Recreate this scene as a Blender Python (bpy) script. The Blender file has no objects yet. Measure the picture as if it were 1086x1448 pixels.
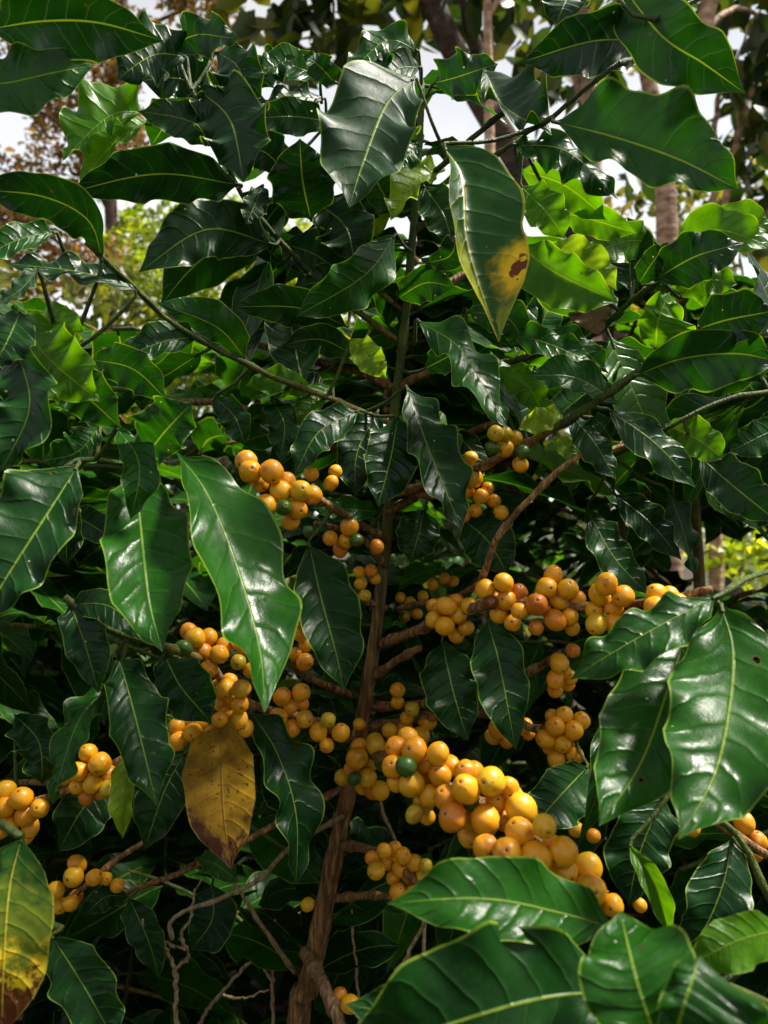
import bpy, math, random
import numpy as np
from mathutils import Vector
from mathutils.bvhtree import BVHTree

random.seed(7)
rng = np.random.default_rng(7)
F = 1034.0                      # focal length in photo pixels (photo is 1086 x 1448)
CX, CY = 543.0, 724.0
CAM_H = 1.30
SC = bpy.context.scene
COL = SC.collection

def P(px, py, d):
    """point seen at (px,py) standing d metres in front of the viewpoint"""
    return np.array([(px - CX) * d / F, d, CAM_H - (py - CY) * d / F])

def proj(p):
    p = np.asarray(p)
    d = np.maximum(p[..., 1], 1e-3)
    return p[..., 0] * F / d + CX, CY - (p[..., 2] - CAM_H) * F / d

# ------------------------------------------------------------------ node helper
class G:
    def __init__(self, mat):
        mat.use_nodes = True
        self.nt = mat.node_tree
        self.nt.nodes.clear()
    def n(self, t, **kw):
        nd = self.nt.nodes.new(t)
        for k, v in kw.items():
            setattr(nd, k, v)
        return nd
    def put(self, sock, v):
        if v is None:
            return
        if isinstance(v, bpy.types.NodeSocket):
            self.nt.links.new(v, sock)
        else:
            sock.default_value = v
    def m(self, op, a, b=None, c=None, clamp=False):
        nd = self.n('ShaderNodeMath', operation=op, use_clamp=clamp)
        self.put(nd.inputs[0], a); self.put(nd.inputs[1], b); self.put(nd.inputs[2], c)
        return nd.outputs[0]
    def step(self, x, lo, hi):
        nd = self.n('ShaderNodeMapRange', interpolation_type='SMOOTHSTEP')
        self.put(nd.inputs[0], x); nd.inputs[1].default_value = lo; nd.inputs[2].default_value = hi
        return nd.outputs[0]
    def mix(self, f, a, b):
        nd = self.n('ShaderNodeMix', data_type='RGBA')
        self.put(nd.inputs[0], f); self.put(nd.inputs[6], a); self.put(nd.inputs[7], b)
        return nd.outputs[2]
    def mul(self, a, b, f=1.0):
        nd = self.n('ShaderNodeMix', data_type='RGBA', blend_type='MULTIPLY')
        self.put(nd.inputs[0], f); self.put(nd.inputs[6], a); self.put(nd.inputs[7], b)
        return nd.outputs[2]
    def ramp(self, f, stops):
        nd = self.n('ShaderNodeValToRGB')
        e = nd.color_ramp.elements
        while len(e) < len(stops):
            e.new(0.5)
        for i, (p, c) in enumerate(stops):
            e[i].position = p; e[i].color = (*c, 1)
        self.put(nd.inputs[0], f)
        return nd.outputs[0]
    def noise(self, vec, scale, detail=3.0, rough=0.55):
        nd = self.n('ShaderNodeTexNoise')
        self.put(nd.inputs['Vector'], vec)
        nd.inputs['Scale'].default_value = scale
        nd.inputs['Detail'].default_value = detail
        nd.inputs['Roughness'].default_value = rough
        return nd.outputs[0]
    def attr(self, name):
        return self.n('ShaderNodeAttribute', attribute_name=name)
    def bump(self, h, strength, dist, normal=None):
        nd = self.n('ShaderNodeBump')
        nd.inputs['Strength'].default_value = strength
        nd.inputs['Distance'].default_value = dist
        self.put(nd.inputs['Height'], h)
        if normal is not None:
            self.put(nd.inputs['Normal'], normal)
        return nd.outputs[0]
    def out(self, sh):
        o = self.n('ShaderNodeOutputMaterial')
        self.nt.links.new(sh, o.inputs[0])

def rgba(r, g, b):
    return (r, g, b, 1.0)

def pos_vec(g):
    return g.n('ShaderNodeNewGeometry').outputs['Position']

# ------------------------------------------------------------------ materials
def leaf_material(name, kind):
    mat = bpy.data.materials.new(name)
    g = G(mat)
    uvn = g.n('ShaderNodeUVMap', uv_map='UVMap')
    sep = g.n('ShaderNodeSeparateXYZ'); g.put(sep.inputs[0], uvn.outputs[0])
    u = sep.outputs[0]
    sv = g.m('SUBTRACT', g.m('MULTIPLY', sep.outputs[1], 2.0), 1.0)
    s = g.m('ABSOLUTE', sv)
    tone = g.attr('tone').outputs['Fac']
    rnd = g.attr('rnd').outputs['Fac']
    pos = pos_vec(g)
    # coordinates across the blade that follow the leaf itself
    cv = g.n('ShaderNodeCombineXYZ')
    g.put(cv.inputs[0], g.m('MULTIPLY', u, 2.6)); g.put(cv.inputs[1], sep.outputs[1]); g.put(cv.inputs[2], g.m('MULTIPLY', rnd, 37.0))
    lv = cv.outputs[0]
    wob = g.noise(lv, 3.0, 2.0)
    a = g.m('SUBTRACT', u, g.m('MULTIPLY', g.m('POWER', s, 1.4), 0.13))
    a = g.m('ADD', g.m('MULTIPLY', a, 9.0), g.m('MULTIPLY', g.m('SIGN', sv), 0.22))
    a = g.m('ADD', a, g.m('MULTIPLY', wob, 0.5))
    fr = g.m('FRACT', a)
    dv = g.m('ABSOLUTE', g.m('SUBTRACT', fr, 0.5))            # 0 on a lateral vein
    vein = g.m('SUBTRACT', 1.0, g.step(dv, 0.0, 0.05))
    vein = g.m('MULTIPLY', vein, g.m('SUBTRACT', 1.0, g.step(s, 0.75, 0.98)))
    rib = g.m('SUBTRACT', 1.0, g.step(s, 0.012, 0.038))
    edge = g.step(s, 0.945, 0.98)
    mott = g.noise(lv, 2.2, 4.0, 0.6)
    fine = g.noise(pos, 900.0, 2.0)
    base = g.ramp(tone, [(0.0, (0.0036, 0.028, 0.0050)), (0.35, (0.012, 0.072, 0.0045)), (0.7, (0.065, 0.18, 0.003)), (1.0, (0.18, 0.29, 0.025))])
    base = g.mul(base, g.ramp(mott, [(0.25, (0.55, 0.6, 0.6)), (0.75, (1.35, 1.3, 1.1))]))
    base = g.mix(g.m('MULTIPLY', vein, 0.22), base, rgba(0.07, 0.15, 0.03))
    ribcol = rgba(0.20, 0.30, 0.035)
    if kind == 'yellow':        # green blade going yellow to the tip, with a brown scorched patch
        big = g.noise(lv, 2.4, 5.0, 0.65)
        yf = g.m('ADD', g.m('SUBTRACT', u, 1.04), g.m('MULTIPLY', g.m('SUBTRACT', big, 0.5), 1.2))
        left = g.step(sep.outputs[1], 0.52, 0.30)
        yf = g.m('ADD', yf, g.m('MULTIPLY', left, 0.40))
        yf = g.m('ADD', yf, g.m('MULTIPLY', vein, 0.08))
        base = g.mix(g.step(yf, -0.30, 0.22), base, rgba(0.30, 0.33, 0.018))
        base = g.mix(g.step(yf, 0.08, 0.55), base, rgba(0.68, 0.44, 0.008))
        du = g.m('SUBTRACT', u, 0.70); dw = g.m('SUBTRACT', sep.outputs[1], 0.93)
        dd = g.m('SQRT', g.m('ADD', g.m('MULTIPLY', g.m('MULTIPLY', du, du), 5.0), g.m('MULTIPLY', dw, dw)))
        dd = g.m('ADD', dd, g.m('MULTIPLY', g.m('SUBTRACT', g.noise(lv, 9.0, 3.0), 0.5), 0.25))
        base = g.mix(g.m('SUBTRACT', 1.0, g.step(dd, 0.10, 0.36)), base, rgba(0.70, 0.44, 0.008))
        base = g.mix(g.m('SUBTRACT', 1.0, g.step(dd, 0.085, 0.105)), base, rgba(0.13, 0.028, 0.008))
        ribcol = rgba(0.55, 0.48, 0.03)
    elif kind == 'blotched':    # lower left leaf: green top, yellow patch, rusty end
        big = g.noise(lv, 3.2, 6.0, 0.7)
        yf = g.m('ADD', g.m('MULTIPLY', g.m('SUBTRACT', u, 0.42), 1.5), g.m('MULTIPLY', g.m('SUBTRACT', big, 0.5), 1.6))
        base = g.mix(g.step(yf, -0.5, 0.1), base, rgba(0.11, 0.15, 0.010))
        base = g.mix(g.step(yf, 0.15, 0.42), base, rgba(0.50, 0.36, 0.012))
        rf = g.m('ADD', g.m('MULTIPLY', g.m('SUBTRACT', u, 0.66), 3.0), g.m('MULTIPLY', g.m('SUBTRACT', g.noise(lv, 5.0, 6.0, 0.75), 0.5), 2.6))
        base = g.mix(g.step(rf, 0.0, 0.3), base, rgba(0.09, 0.026, 0.008))
        ribcol = rgba(0.42, 0.36, 0.02)
    elif kind == 'brown':       # withered ochre leaf with brown flecks
        big = g.noise(lv, 2.0, 5.0, 0.65)
        base = g.mix(g.step(big, 0.3, 0.7), rgba(0.15, 0.075, 0.006), rgba(0.42, 0.24, 0.012))
        fl = g.noise(lv, 13.0, 3.0)
        base = g.mix(g.step(fl, 0.60, 0.70), base, rgba(0.05, 0.022, 0.006))
        rf = g.m('ADD', g.m('SUBTRACT', u, 0.74), g.m('MULTIPLY', g.m('SUBTRACT', g.noise(lv, 4.0, 4.0), 0.5), 0.9))
        rf = g.m('ADD', rf, g.m('MULTIPLY', g.step(sep.outputs[1], 0.45, 0.05), 0.22))
        base = g.mix(g.step(rf, -0.05, 0.22), base, rgba(0.045, 0.013, 0.004))
        ribcol = rgba(0.22, 0.12, 0.012)
    elif kind == 'dead':
        base = g.mix(mott, rgba(0.16, 0.09, 0.045), rgba(0.38, 0.25, 0.15))
        ribcol = rgba(0.2, 0.12, 0.06)
    base = g.mix(g.m('MULTIPLY', edge, 0.7), base, g.mix(0.35, ribcol, rgba(0.16, 0.25, 0.02)))
    base = g.mix(g.m('MULTIPLY', rib, 0.70), base, ribcol)
    # pale specks and little chewed brown dots on the blade
    vo = g.n('ShaderNodeTexVoronoi'); g.put(vo.inputs['Vector'], pos); vo.inputs['Scale'].default_value = 130.0
    vcol = g.n('ShaderNodeSeparateColor'); g.put(vcol.inputs[0], vo.outputs['Color'])
    spk = g.m('MULTIPLY', g.m('LESS_THAN', vo.outputs['Distance'], g.m('MULTIPLY', vcol.outputs[2], 0.10)), g.m('GREATER_THAN', vcol.outputs[0], 0.80))
    base = g.mix(g.m('MULTIPLY', spk, 0.7), base, rgba(0.42, 0.46, 0.34))
    spk2 = g.m('MULTIPLY', g.m('LESS_THAN', vo.outputs['Distance'], 0.13), g.m('LESS_THAN', vcol.outputs[1], 0.06))
    base = g.mix(g.m('MULTIPLY', spk2, 0.8), base, rgba(0.05, 0.03, 0.01))
    # insect holes with a brown rim
    vh = g.n('ShaderNodeTexVoronoi'); g.put(vh.inputs['Vector'], lv); vh.inputs['Scale'].default_value = 3.2
    hc = g.n('ShaderNodeSeparateColor'); g.put(hc.inputs[0], vh.outputs['Color'])
    hd = g.m('ADD', vh.outputs['Distance'], g.m('MULTIPLY', g.m('SUBTRACT', g.noise(lv, 16.0, 2.0), 0.5), 0.12))
    hsel = g.m('MULTIPLY', g.m('GREATER_THAN', hc.outputs[0], 0.93), g.m('GREATER_THAN', s, 0.12))
    hole = g.m('MULTIPLY', g.m('LESS_THAN', hd, 0.10), hsel)
    base = g.mix(g.m('MULTIPLY', g.m('MULTIPLY', g.m('SUBTRACT', 1.0, g.step(hd, 0.12, 0.16)), hsel), 0.8), base, rgba(0.09, 0.05, 0.012))
    rough = g.m('ADD', g.attr('dust').outputs['Fac'], g.m('ADD', g.m('MULTIPLY', g.m('SUBTRACT', mott, 0.5), 0.4), g.m('MULTIPLY', g.m('SUBTRACT', g.noise(lv, 9.0, 3.0, 0.6), 0.5), 0.22)))
    rough = g.m('ADD', rough, 0.33 if kind in ('leaf', 'yellow', 'blotched') else 0.45)
    pillow = g.m('SUBTRACT', 1.0, g.m('POWER', g.m('MULTIPLY', g.m('SUBTRACT', 0.5, dv), 2.0), 6.0))
    h = g.m('ADD', g.m('MULTIPLY', pillow, 0.8), g.m('MULTIPLY', g.noise(lv, 7.0, 2.0, 0.5), 0.55))
    h = g.m('SUBTRACT', h, g.m('MULTIPLY', rib, 0.9))
    vr = g.n('ShaderNodeTexVoronoi', feature='DISTANCE_TO_EDGE'); g.put(vr.inputs['Vector'], lv); vr.inputs['Scale'].default_value = 34.0
    h = g.m('ADD', h, g.m('MULTIPLY', g.step(vr.outputs['Distance'], 0.0, 0.30), 0.030))
    bn = g.bump(h, 0.5, 0.0013)
    bn = g.bump(fine, 0.04, 0.0003, bn)
    p = g.n('ShaderNodeBsdfPrincipled')
    g.put(p.inputs['Base Color'], base); g.put(p.inputs['Roughness'], rough); g.put(p.inputs['Normal'], bn)
    p.inputs['Specular IOR Level'].default_value = 0.20
    tr = g.n('ShaderNodeBsdfTranslucent')
    tcol = g.mul(base, rgba(3.4, 3.0, 0.5) if kind != 'dead' else rgba(1, 1, 1))
    g.put(tr.inputs['Color'], tcol)
    mx = g.n('ShaderNodeMixShader')
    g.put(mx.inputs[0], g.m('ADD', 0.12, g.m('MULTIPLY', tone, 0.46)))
    g.nt.links.new(p.outputs[0], mx.inputs[1]); g.nt.links.new(tr.outputs[0], mx.inputs[2])
    hm = g.n('ShaderNodeMixShader'); tp_ = g.n('ShaderNodeBsdfTransparent')
    g.put(hm.inputs[0], hole); g.nt.links.new(mx.outputs[0], hm.inputs[1]); g.nt.links.new(tp_.outputs[0], hm.inputs[2])
    g.out(hm.outputs[0])
    return mat

def cherry_material():
    mat = bpy.data.materials.new('coffee_cherry_skin')
    g = G(mat)
    uvn = g.n('ShaderNodeUVMap', uv_map='UVMap')
    sep = g.n('ShaderNodeSeparateXYZ'); g.put(sep.inputs[0], uvn.outputs[0])
    v = sep.outputs[1]
    tone = g.attr('tone').outputs['Fac']
    rnd = g.attr('rnd').outputs['Fac']
    pos = pos_vec(g)
    n1 = g.noise(pos, 110.0, 3.0)
    t2 = g.m('ADD', tone, g.m('MULTIPLY', g.m('SUBTRACT', n1, 0.5), 0.16))
    t2 = g.m('ADD', t2, g.m('MULTIPLY', g.step(v, 0.65, 1.0), -0.05))
    base = g.ramp(t2, [(0.0, (0.018, 0.075, 0.006)), (0.18, (0.10, 0.19, 0.008)), (0.32, (0.56, 0.37, 0.010)), (0.5, (0.76, 0.34, 0.005)),
                       (0.72, (0.64, 0.215, 0.007)), (0.88, (0.42, 0.085, 0.008)), (1.0, (0.045, 0.012, 0.008))])
    bl = g.noise(pos, 75.0, 2.0)
    base = g.mix(g.m('MULTIPLY', g.m('MULTIPLY', g.step(bl, 0.54, 0.64), g.m('GREATER_THAN', g.m('FRACT', g.m('MULTIPLY', rnd, 7.3)), 0.62)), 0.55), base, rgba(0.38, 0.10, 0.010))
    # brown flecks and scars, more on some cherries than others
    fl = g.noise(pos, 330.0, 2.0)
    lim = g.m('SUBTRACT', 0.77, g.m('MULTIPLY', rnd, 0.10))
    base = g.mix(g.m('MULTIPLY', g.m('GREATER_THAN', fl, lim), 0.7), base, rgba(0.16, 0.05, 0.012))
    ring = g.m('MULTIPLY', g.step(v, 0.050, 0.062), g.m('SUBTRACT', 1.0, g.step(v, 0.085, 0.10)))
    base = g.mix(g.m('MULTIPLY', ring, 0.45), base, rgba(0.40, 0.15, 0.02))
    dot = g.m('SUBTRACT', 1.0, g.step(v, 0.030, 0.045))
    base = g.mix(g.m('MULTIPLY', dot, 0.9), base, rgba(0.06, 0.022, 0.008))
    p = g.n('ShaderNodeBsdfPrincipled')
    g.put(p.inputs['Base Color'], base)
    g.put(p.inputs['Roughness'], g.m('ADD', 0.27, g.m('MULTIPLY', g.noise(pos, 60.0), 0.22)))
    p.inputs['Specular IOR Level'].default_value = 0.5
    p.inputs['Subsurface Weight'].default_value = 0.15
    p.inputs['Subsurface Radius'].default_value = (0.004, 0.002, 0.0005)
    p.inputs['Subsurface Scale'].default_value = 1.0
    g.put(p.inputs['Normal'], g.bump(g.noise(pos, 420.0, 3.0), 0.12, 0.0008))
    g.out(p.outputs[0])
    return mat

def bark_material(name, kind):
    mat = bpy.data.materials.new(name)
    g = G(mat)
    pos = pos_vec(g)
    uvn = g.n('ShaderNodeUVMap', uv_map='UVMap')
    mp = g.n('ShaderNodeMapping'); g.put(mp.inputs[0], uvn.outputs[0])
    mp.inputs['Scale'].default_value = (1.0, 3.0, 1.0)
    if kind == 'coffee':       # age: 0 green shoot .. 1 brown wood
        age = g.attr('tone').outputs['Fac']
        fib = g.n('ShaderNodeMapping'); g.put(fib.inputs[0], pos); fib.inputs['Scale'].default_value = (330, 330, 26)
        nf = g.noise(fib.outputs[0], 1.0, 4.0, 0.65)
        nb = g.noise(pos, 60.0, 3.0)
        wood = g.ramp(nf, [(0.28, (0.020, 0.011, 0.006)), (0.50, (0.24, 0.115, 0.040)), (0.70, (0.55, 0.32, 0.14))])
        wood = g.mul(wood, g.ramp(nb, [(0.3, (0.55, 0.5, 0.48)), (0.7, (1.2, 1.2, 1.15))]))
        green = g.ramp(nb, [(0.3, (0.022, 0.045, 0.007)), (0.7, (0.085, 0.12, 0.013))])
        pale = g.ramp(nf, [(0.3, (0.10, 0.064, 0.032)), (0.55, (0.32, 0.22, 0.12)), (0.75, (0.50, 0.38, 0.24))])
        base = g.mix(g.step(age, 0.30, 0.62), green, wood)
        base = g.mix(g.step(age, 1.1, 1.9), base, pale)
        bn = g.bump(nf, 1.0, 0.004)
        rough = 0.55
    elif kind == 'grey':
        nf = g.noise(pos, 240.0, 4.0, 0.65)
        base = g.ramp(nf, [(0.3, (0.10, 0.064, 0.032)), (0.55, (0.32, 0.22, 0.12)), (0.75, (0.50, 0.38, 0.24))])
        bn = g.bump(nf, 0.6, 0.002)
        rough = 0.7
    else:
        mm = g.n('ShaderNodeMapping'); g.put(mm.inputs[0], pos); mm.inputs['Scale'].default_value = (14, 14, 30)
        nf = g.noise(mm.outputs[0], 1.0, 5.0, 0.6)
        nb = g.noise(pos, 7.0, 3.0)
        if kind == 'pink':
            st = [(0.3, (0.13, 0.065, 0.038)), (0.52, (0.42, 0.26, 0.17)), (0.75, (0.58, 0.42, 0.31))]
        else:
            st = [(0.3, (0.022, 0.014, 0.010)), (0.52, (0.075, 0.042, 0.028)), (0.75, (0.17, 0.10, 0.07))]
        base = g.ramp(nf, st)
        base = g.mul(base, g.ramp(nb, [(0.3, (0.7, 0.66, 0.62)), (0.7, (1.15, 1.1, 1.05))]))
        bn = g.bump(nf, 0.7, 0.02)
        rough = 0.75
    p = g.n('ShaderNodeBsdfPrincipled')
    g.put(p.inputs['Base Color'], base); p.inputs['Roughness'].default_value = rough
    g.put(p.inputs['Normal'], bn)
    p.inputs['Specular IOR Level'].default_value = 0.35
    g.out(p.outputs[0])
    return mat

def crown_material(name, c0, c1, c2, trans):
    mat = bpy.data.materials.new(name)
    g = G(mat)
    rnd = g.attr('rnd').outputs['Fac']
    base = g.ramp(rnd, [(0.0, c0), (0.55, c1), (1.0, c2)])
    p = g.n('ShaderNodeBsdfPrincipled')
    g.put(p.inputs['Base Color'], base); p.inputs['Roughness'].default_value = 0.42
    tr = g.n('ShaderNodeBsdfTranslucent'); g.put(tr.inputs[0], g.mul(base, rgba(2.2, 2.0, 0.9)))
    mx = g.n('ShaderNodeMixShader'); mx.inputs[0].default_value = trans
    g.nt.links.new(p.outputs[0], mx.inputs[1]); g.nt.links.new(tr.outputs[0], mx.inputs[2])
    g.out(mx.outputs[0])
    return mat

def ground_material():
    mat = bpy.data.materials.new('soil_and_litter')
    g = G(mat)
    pos = pos_vec(g)
    a = g.noise(pos, 0.7, 5.0); b = g.noise(pos, 22.0, 5.0, 0.7)
    soil = g.ramp(b, [(0.3, (0.012, 0.008, 0.005)), (0.6, (0.035, 0.022, 0.012)), (0.8, (0.09, 0.058, 0.032))])
    grass = g.ramp(b, [(0.3, (0.015, 0.03, 0.006)), (0.7, (0.06, 0.10, 0.014))])
    base = g.mix(g.step(a, 0.48, 0.60), soil, grass)
    p = g.n('ShaderNodeBsdfPrincipled'); g.put(p.inputs['Base Color'], base); p.inputs['Roughness'].default_value = 0.9
    g.put(p.inputs['Normal'], g.bump(b, 0.8, 0.03))
    g.out(p.outputs[0])
    return mat

M_LEAF = leaf_material('coffee_leaf', 'leaf')
M_YEL = leaf_material('yellowing_leaf', 'yellow')
M_BLO = leaf_material('blotched_leaf', 'blotched')
M_BRO = leaf_material('withered_leaf', 'brown')
M_DEAD = leaf_material('dead_leaf', 'dead')
M_CHERRY = cherry_material()
M_WOOD = bark_material('coffee_stem', 'coffee')
M_TWIG = bark_material('dry_twig_bark', 'grey')
M_PINK = bark_material('smooth_pink_bark', 'pink')
M_DARK = bark_material('dark_bark', 'dark')
LEAF_SLOTS = [M_LEAF, M_YEL, M_BLO, M_BRO, M_WOOD, M_DEAD]

# ------------------------------------------------------------------ geometry records
class Rec:
    """one piece of geometry: verts, faces (quads/tris), uv per vert, tone, rnd, dust, material slot per face"""
    __slots__ = ('v', 'f', 'uv', 'tone', 'rnd', 'dust', 'mi', 'org', 'branch', 'score', 'sample', 'hand')
    def __init__(self, v, f, uv, tone, rnd, dust=0.0, mi=0, org=None):
        self.v = np.asarray(v, float); self.f = f; self.uv = np.asarray(uv, float)
        n = len(self.v)
        self.tone = np.broadcast_to(np.asarray(tone, float), (n,)).copy()
        self.rnd = np.full(n, float(rnd)); self.dust = np.full(n, float(dust))
        self.mi = np.full(len(f), mi, int) if np.isscalar(mi) else np.asarray(mi)
        self.org = np.asarray(org if org is not None else self.v.mean(0), float)
        self.branch = None; self.score = 0.0; self.sample = None; self.hand = False

def merge(recs, org=None):
    V = []; Fc = []; UV = []; T = []; R = []; D = []; MI = []; off = 0
    for r in recs:
        V.append(r.v); UV.append(r.uv); T.append(r.tone); R.append(r.rnd); D.append(r.dust); MI.append(r.mi)
        Fc += [tuple(i + off for i in f) for f in r.f]
        off += len(r.v)
    m = Rec(np.vstack(V), Fc, np.vstack(UV), np.concatenate(T), 0, 0, np.concatenate(MI), org)
    m.rnd = np.concatenate(R); m.dust = np.concatenate(D)
    return m

def make_obj(name, rec, mats, parent=None, porg=(0, 0, 0), kind=None, label=None):
    me = bpy.data.meshes.new(name)
    loc = rec.v - rec.org
    me.from_pydata(loc.tolist(), [], rec.f)
    uvl = me.uv_layers.new(name='UVMap')
    li = np.empty(len(me.loops), dtype=np.int32); me.loops.foreach_get('vertex_index', li)
    uvl.data.foreach_set('uv', rec.uv[li].astype(np.float32).ravel())
    for nm, arr in (('tone', rec.tone), ('rnd', rec.rnd), ('dust', rec.dust)):
        at = me.attributes.new(nm, 'FLOAT', 'POINT')
        at.data.foreach_set('value', arr.astype(np.float32))
    used = sorted(set(rec.mi.tolist()))
    for k in used:
        me.materials.append(mats[k])
    remap = {k: i for i, k in enumerate(used)}
    me.polygons.foreach_set('material_index', np.array([remap[k] for k in rec.mi.tolist()], dtype=np.int32))
    me.polygons.foreach_set('use_smooth', np.ones(len(me.polygons), dtype=bool))
    me.update()
    o = bpy.data.objects.new(name, me)
    COL.objects.link(o)
    if parent is not None:
        o.parent = parent
    o.location = Vector((rec.org - np.asarray(porg)).tolist())
    if kind:
        o['kind'] = kind
    if label:
        o['label'] = label
    return o

def thing(name, loc, label, cat, group=None):
    o = bpy.data.objects.new(name, None)
    o.empty_display_size = 0.05
    COL.objects.link(o)
    o.location = Vector(list(loc))
    o['label'] = label; o['category'] = cat
    if group:
        o['group'] = group
    return o

def catmull(pts, n):
    pts = np.asarray(pts, float)
    if len(pts) == 2:
        return pts[0] + (pts[1] - pts[0]) * np.linspace(0, 1, n)[:, None]
    seg = np.r_[0, np.cumsum(np.linalg.norm(np.diff(pts[:, :3] if pts.shape[1] > 2 else pts, axis=0), axis=1) + 1e-9)]
    q = np.vstack([2 * pts[0] - pts[1], pts, 2 * pts[-1] - pts[-2]])
    out = []
    for x in np.linspace(0, seg[-1], n):
        i = min(max(np.searchsorted(seg, x) - 1, 0), len(pts) - 2)
        t = (x - seg[i]) / (seg[i + 1] - seg[i])
        p0, p1, p2, p3 = q[i], q[i + 1], q[i + 2], q[i + 3]
        out.append(0.5 * ((2 * p1) + (-p0 + p2) * t + (2 * p0 - 5 * p1 + 4 * p2 - p3) * t * t + (-p0 + 3 * p1 - 3 * p2 + p3) * t ** 3))
    return np.array(out)

def tube(path, radii, sides=8, tone=1.0, rnd=0.5, knots=0.0, rough=0.0, mi=0, cap=True):
    path = np.asarray(path, float); n = len(path)
    radii = np.broadcast_to(np.asarray(radii, float), (n,)).copy()
    tone = np.broadcast_to(np.asarray(tone, float), (n,))
    T = np.gradient(path, axis=0); T /= np.linalg.norm(T, axis=1)[:, None] + 1e-12
    up = np.array([0.31, 0.2, 0.93]) if abs(T[0][2]) < 0.8 else np.array([1.0, 0.13, 0.0])
    N = np.cross(T[0], up); N /= np.linalg.norm(N)
    L = np.r_[0, np.cumsum(np.linalg.norm(np.diff(path, axis=0), axis=1))]
    v = []; uv = []; tn = []
    ang = np.arange(sides) / sides * 2 * math.pi
    ph = rng.uniform(0, 6.28, 4)
    for i in range(n):
        N = N - T[i] * np.dot(N, T[i]); N /= np.linalg.norm(N) + 1e-12
        B = np.cross(T[i], N)
        r = radii[i]
        if knots:
            k = (L[i] / knots) % 1.0
            r *= 1.0 + (0.38 if sides < 20 else 0.13) * math.exp(-((k - 0.5) / 0.11) ** 2)
        rr = r * (1 + rough * (0.5 * np.sin(ang * 2 + ph[0] + L[i] * 5) + 0.35 * np.sin(ang * 3 + ph[1] - L[i] * 7) + 0.3 * np.sin(ang * 5 + ph[2] + 4 * L[i]) + 0.5 * rng.uniform(-0.5, 0.5, sides)))
        v.append(path[i] + np.outer(np.cos(ang) * rr, N) + np.outer(np.sin(ang) * rr, B))
        uv.append(np.c_[ang / 6.2832, np.full(sides, L[i])]); tn.append(np.full(sides, tone[i]))
    v = np.vstack(v); uv = np.vstack(uv); tn = np.concatenate(tn)
    f = []
    for i in range(n - 1):
        for j in range(sides):
            a = i * sides + j; b = i * sides + (j + 1) % sides
            f.append((a, b, b + sides, a + sides))
    if cap:
        f.append(tuple(range(sides))[::-1]); f.append(tuple(range((n - 1) * sides, n * sides)))
    return Rec(v, f, uv, tn, rnd, 0, mi, path[0])

# ------------------------------------------------------------------ leaves
PT = np.array([0, .035, .08, .16, .28, .42, .56, .69, .79, .87, .93, .97, 1.0])
PW = np.array([.02, .08, .32, .68, .93, 1.0, .98, .87, .68, .42, .19, .07, .004])

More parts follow.
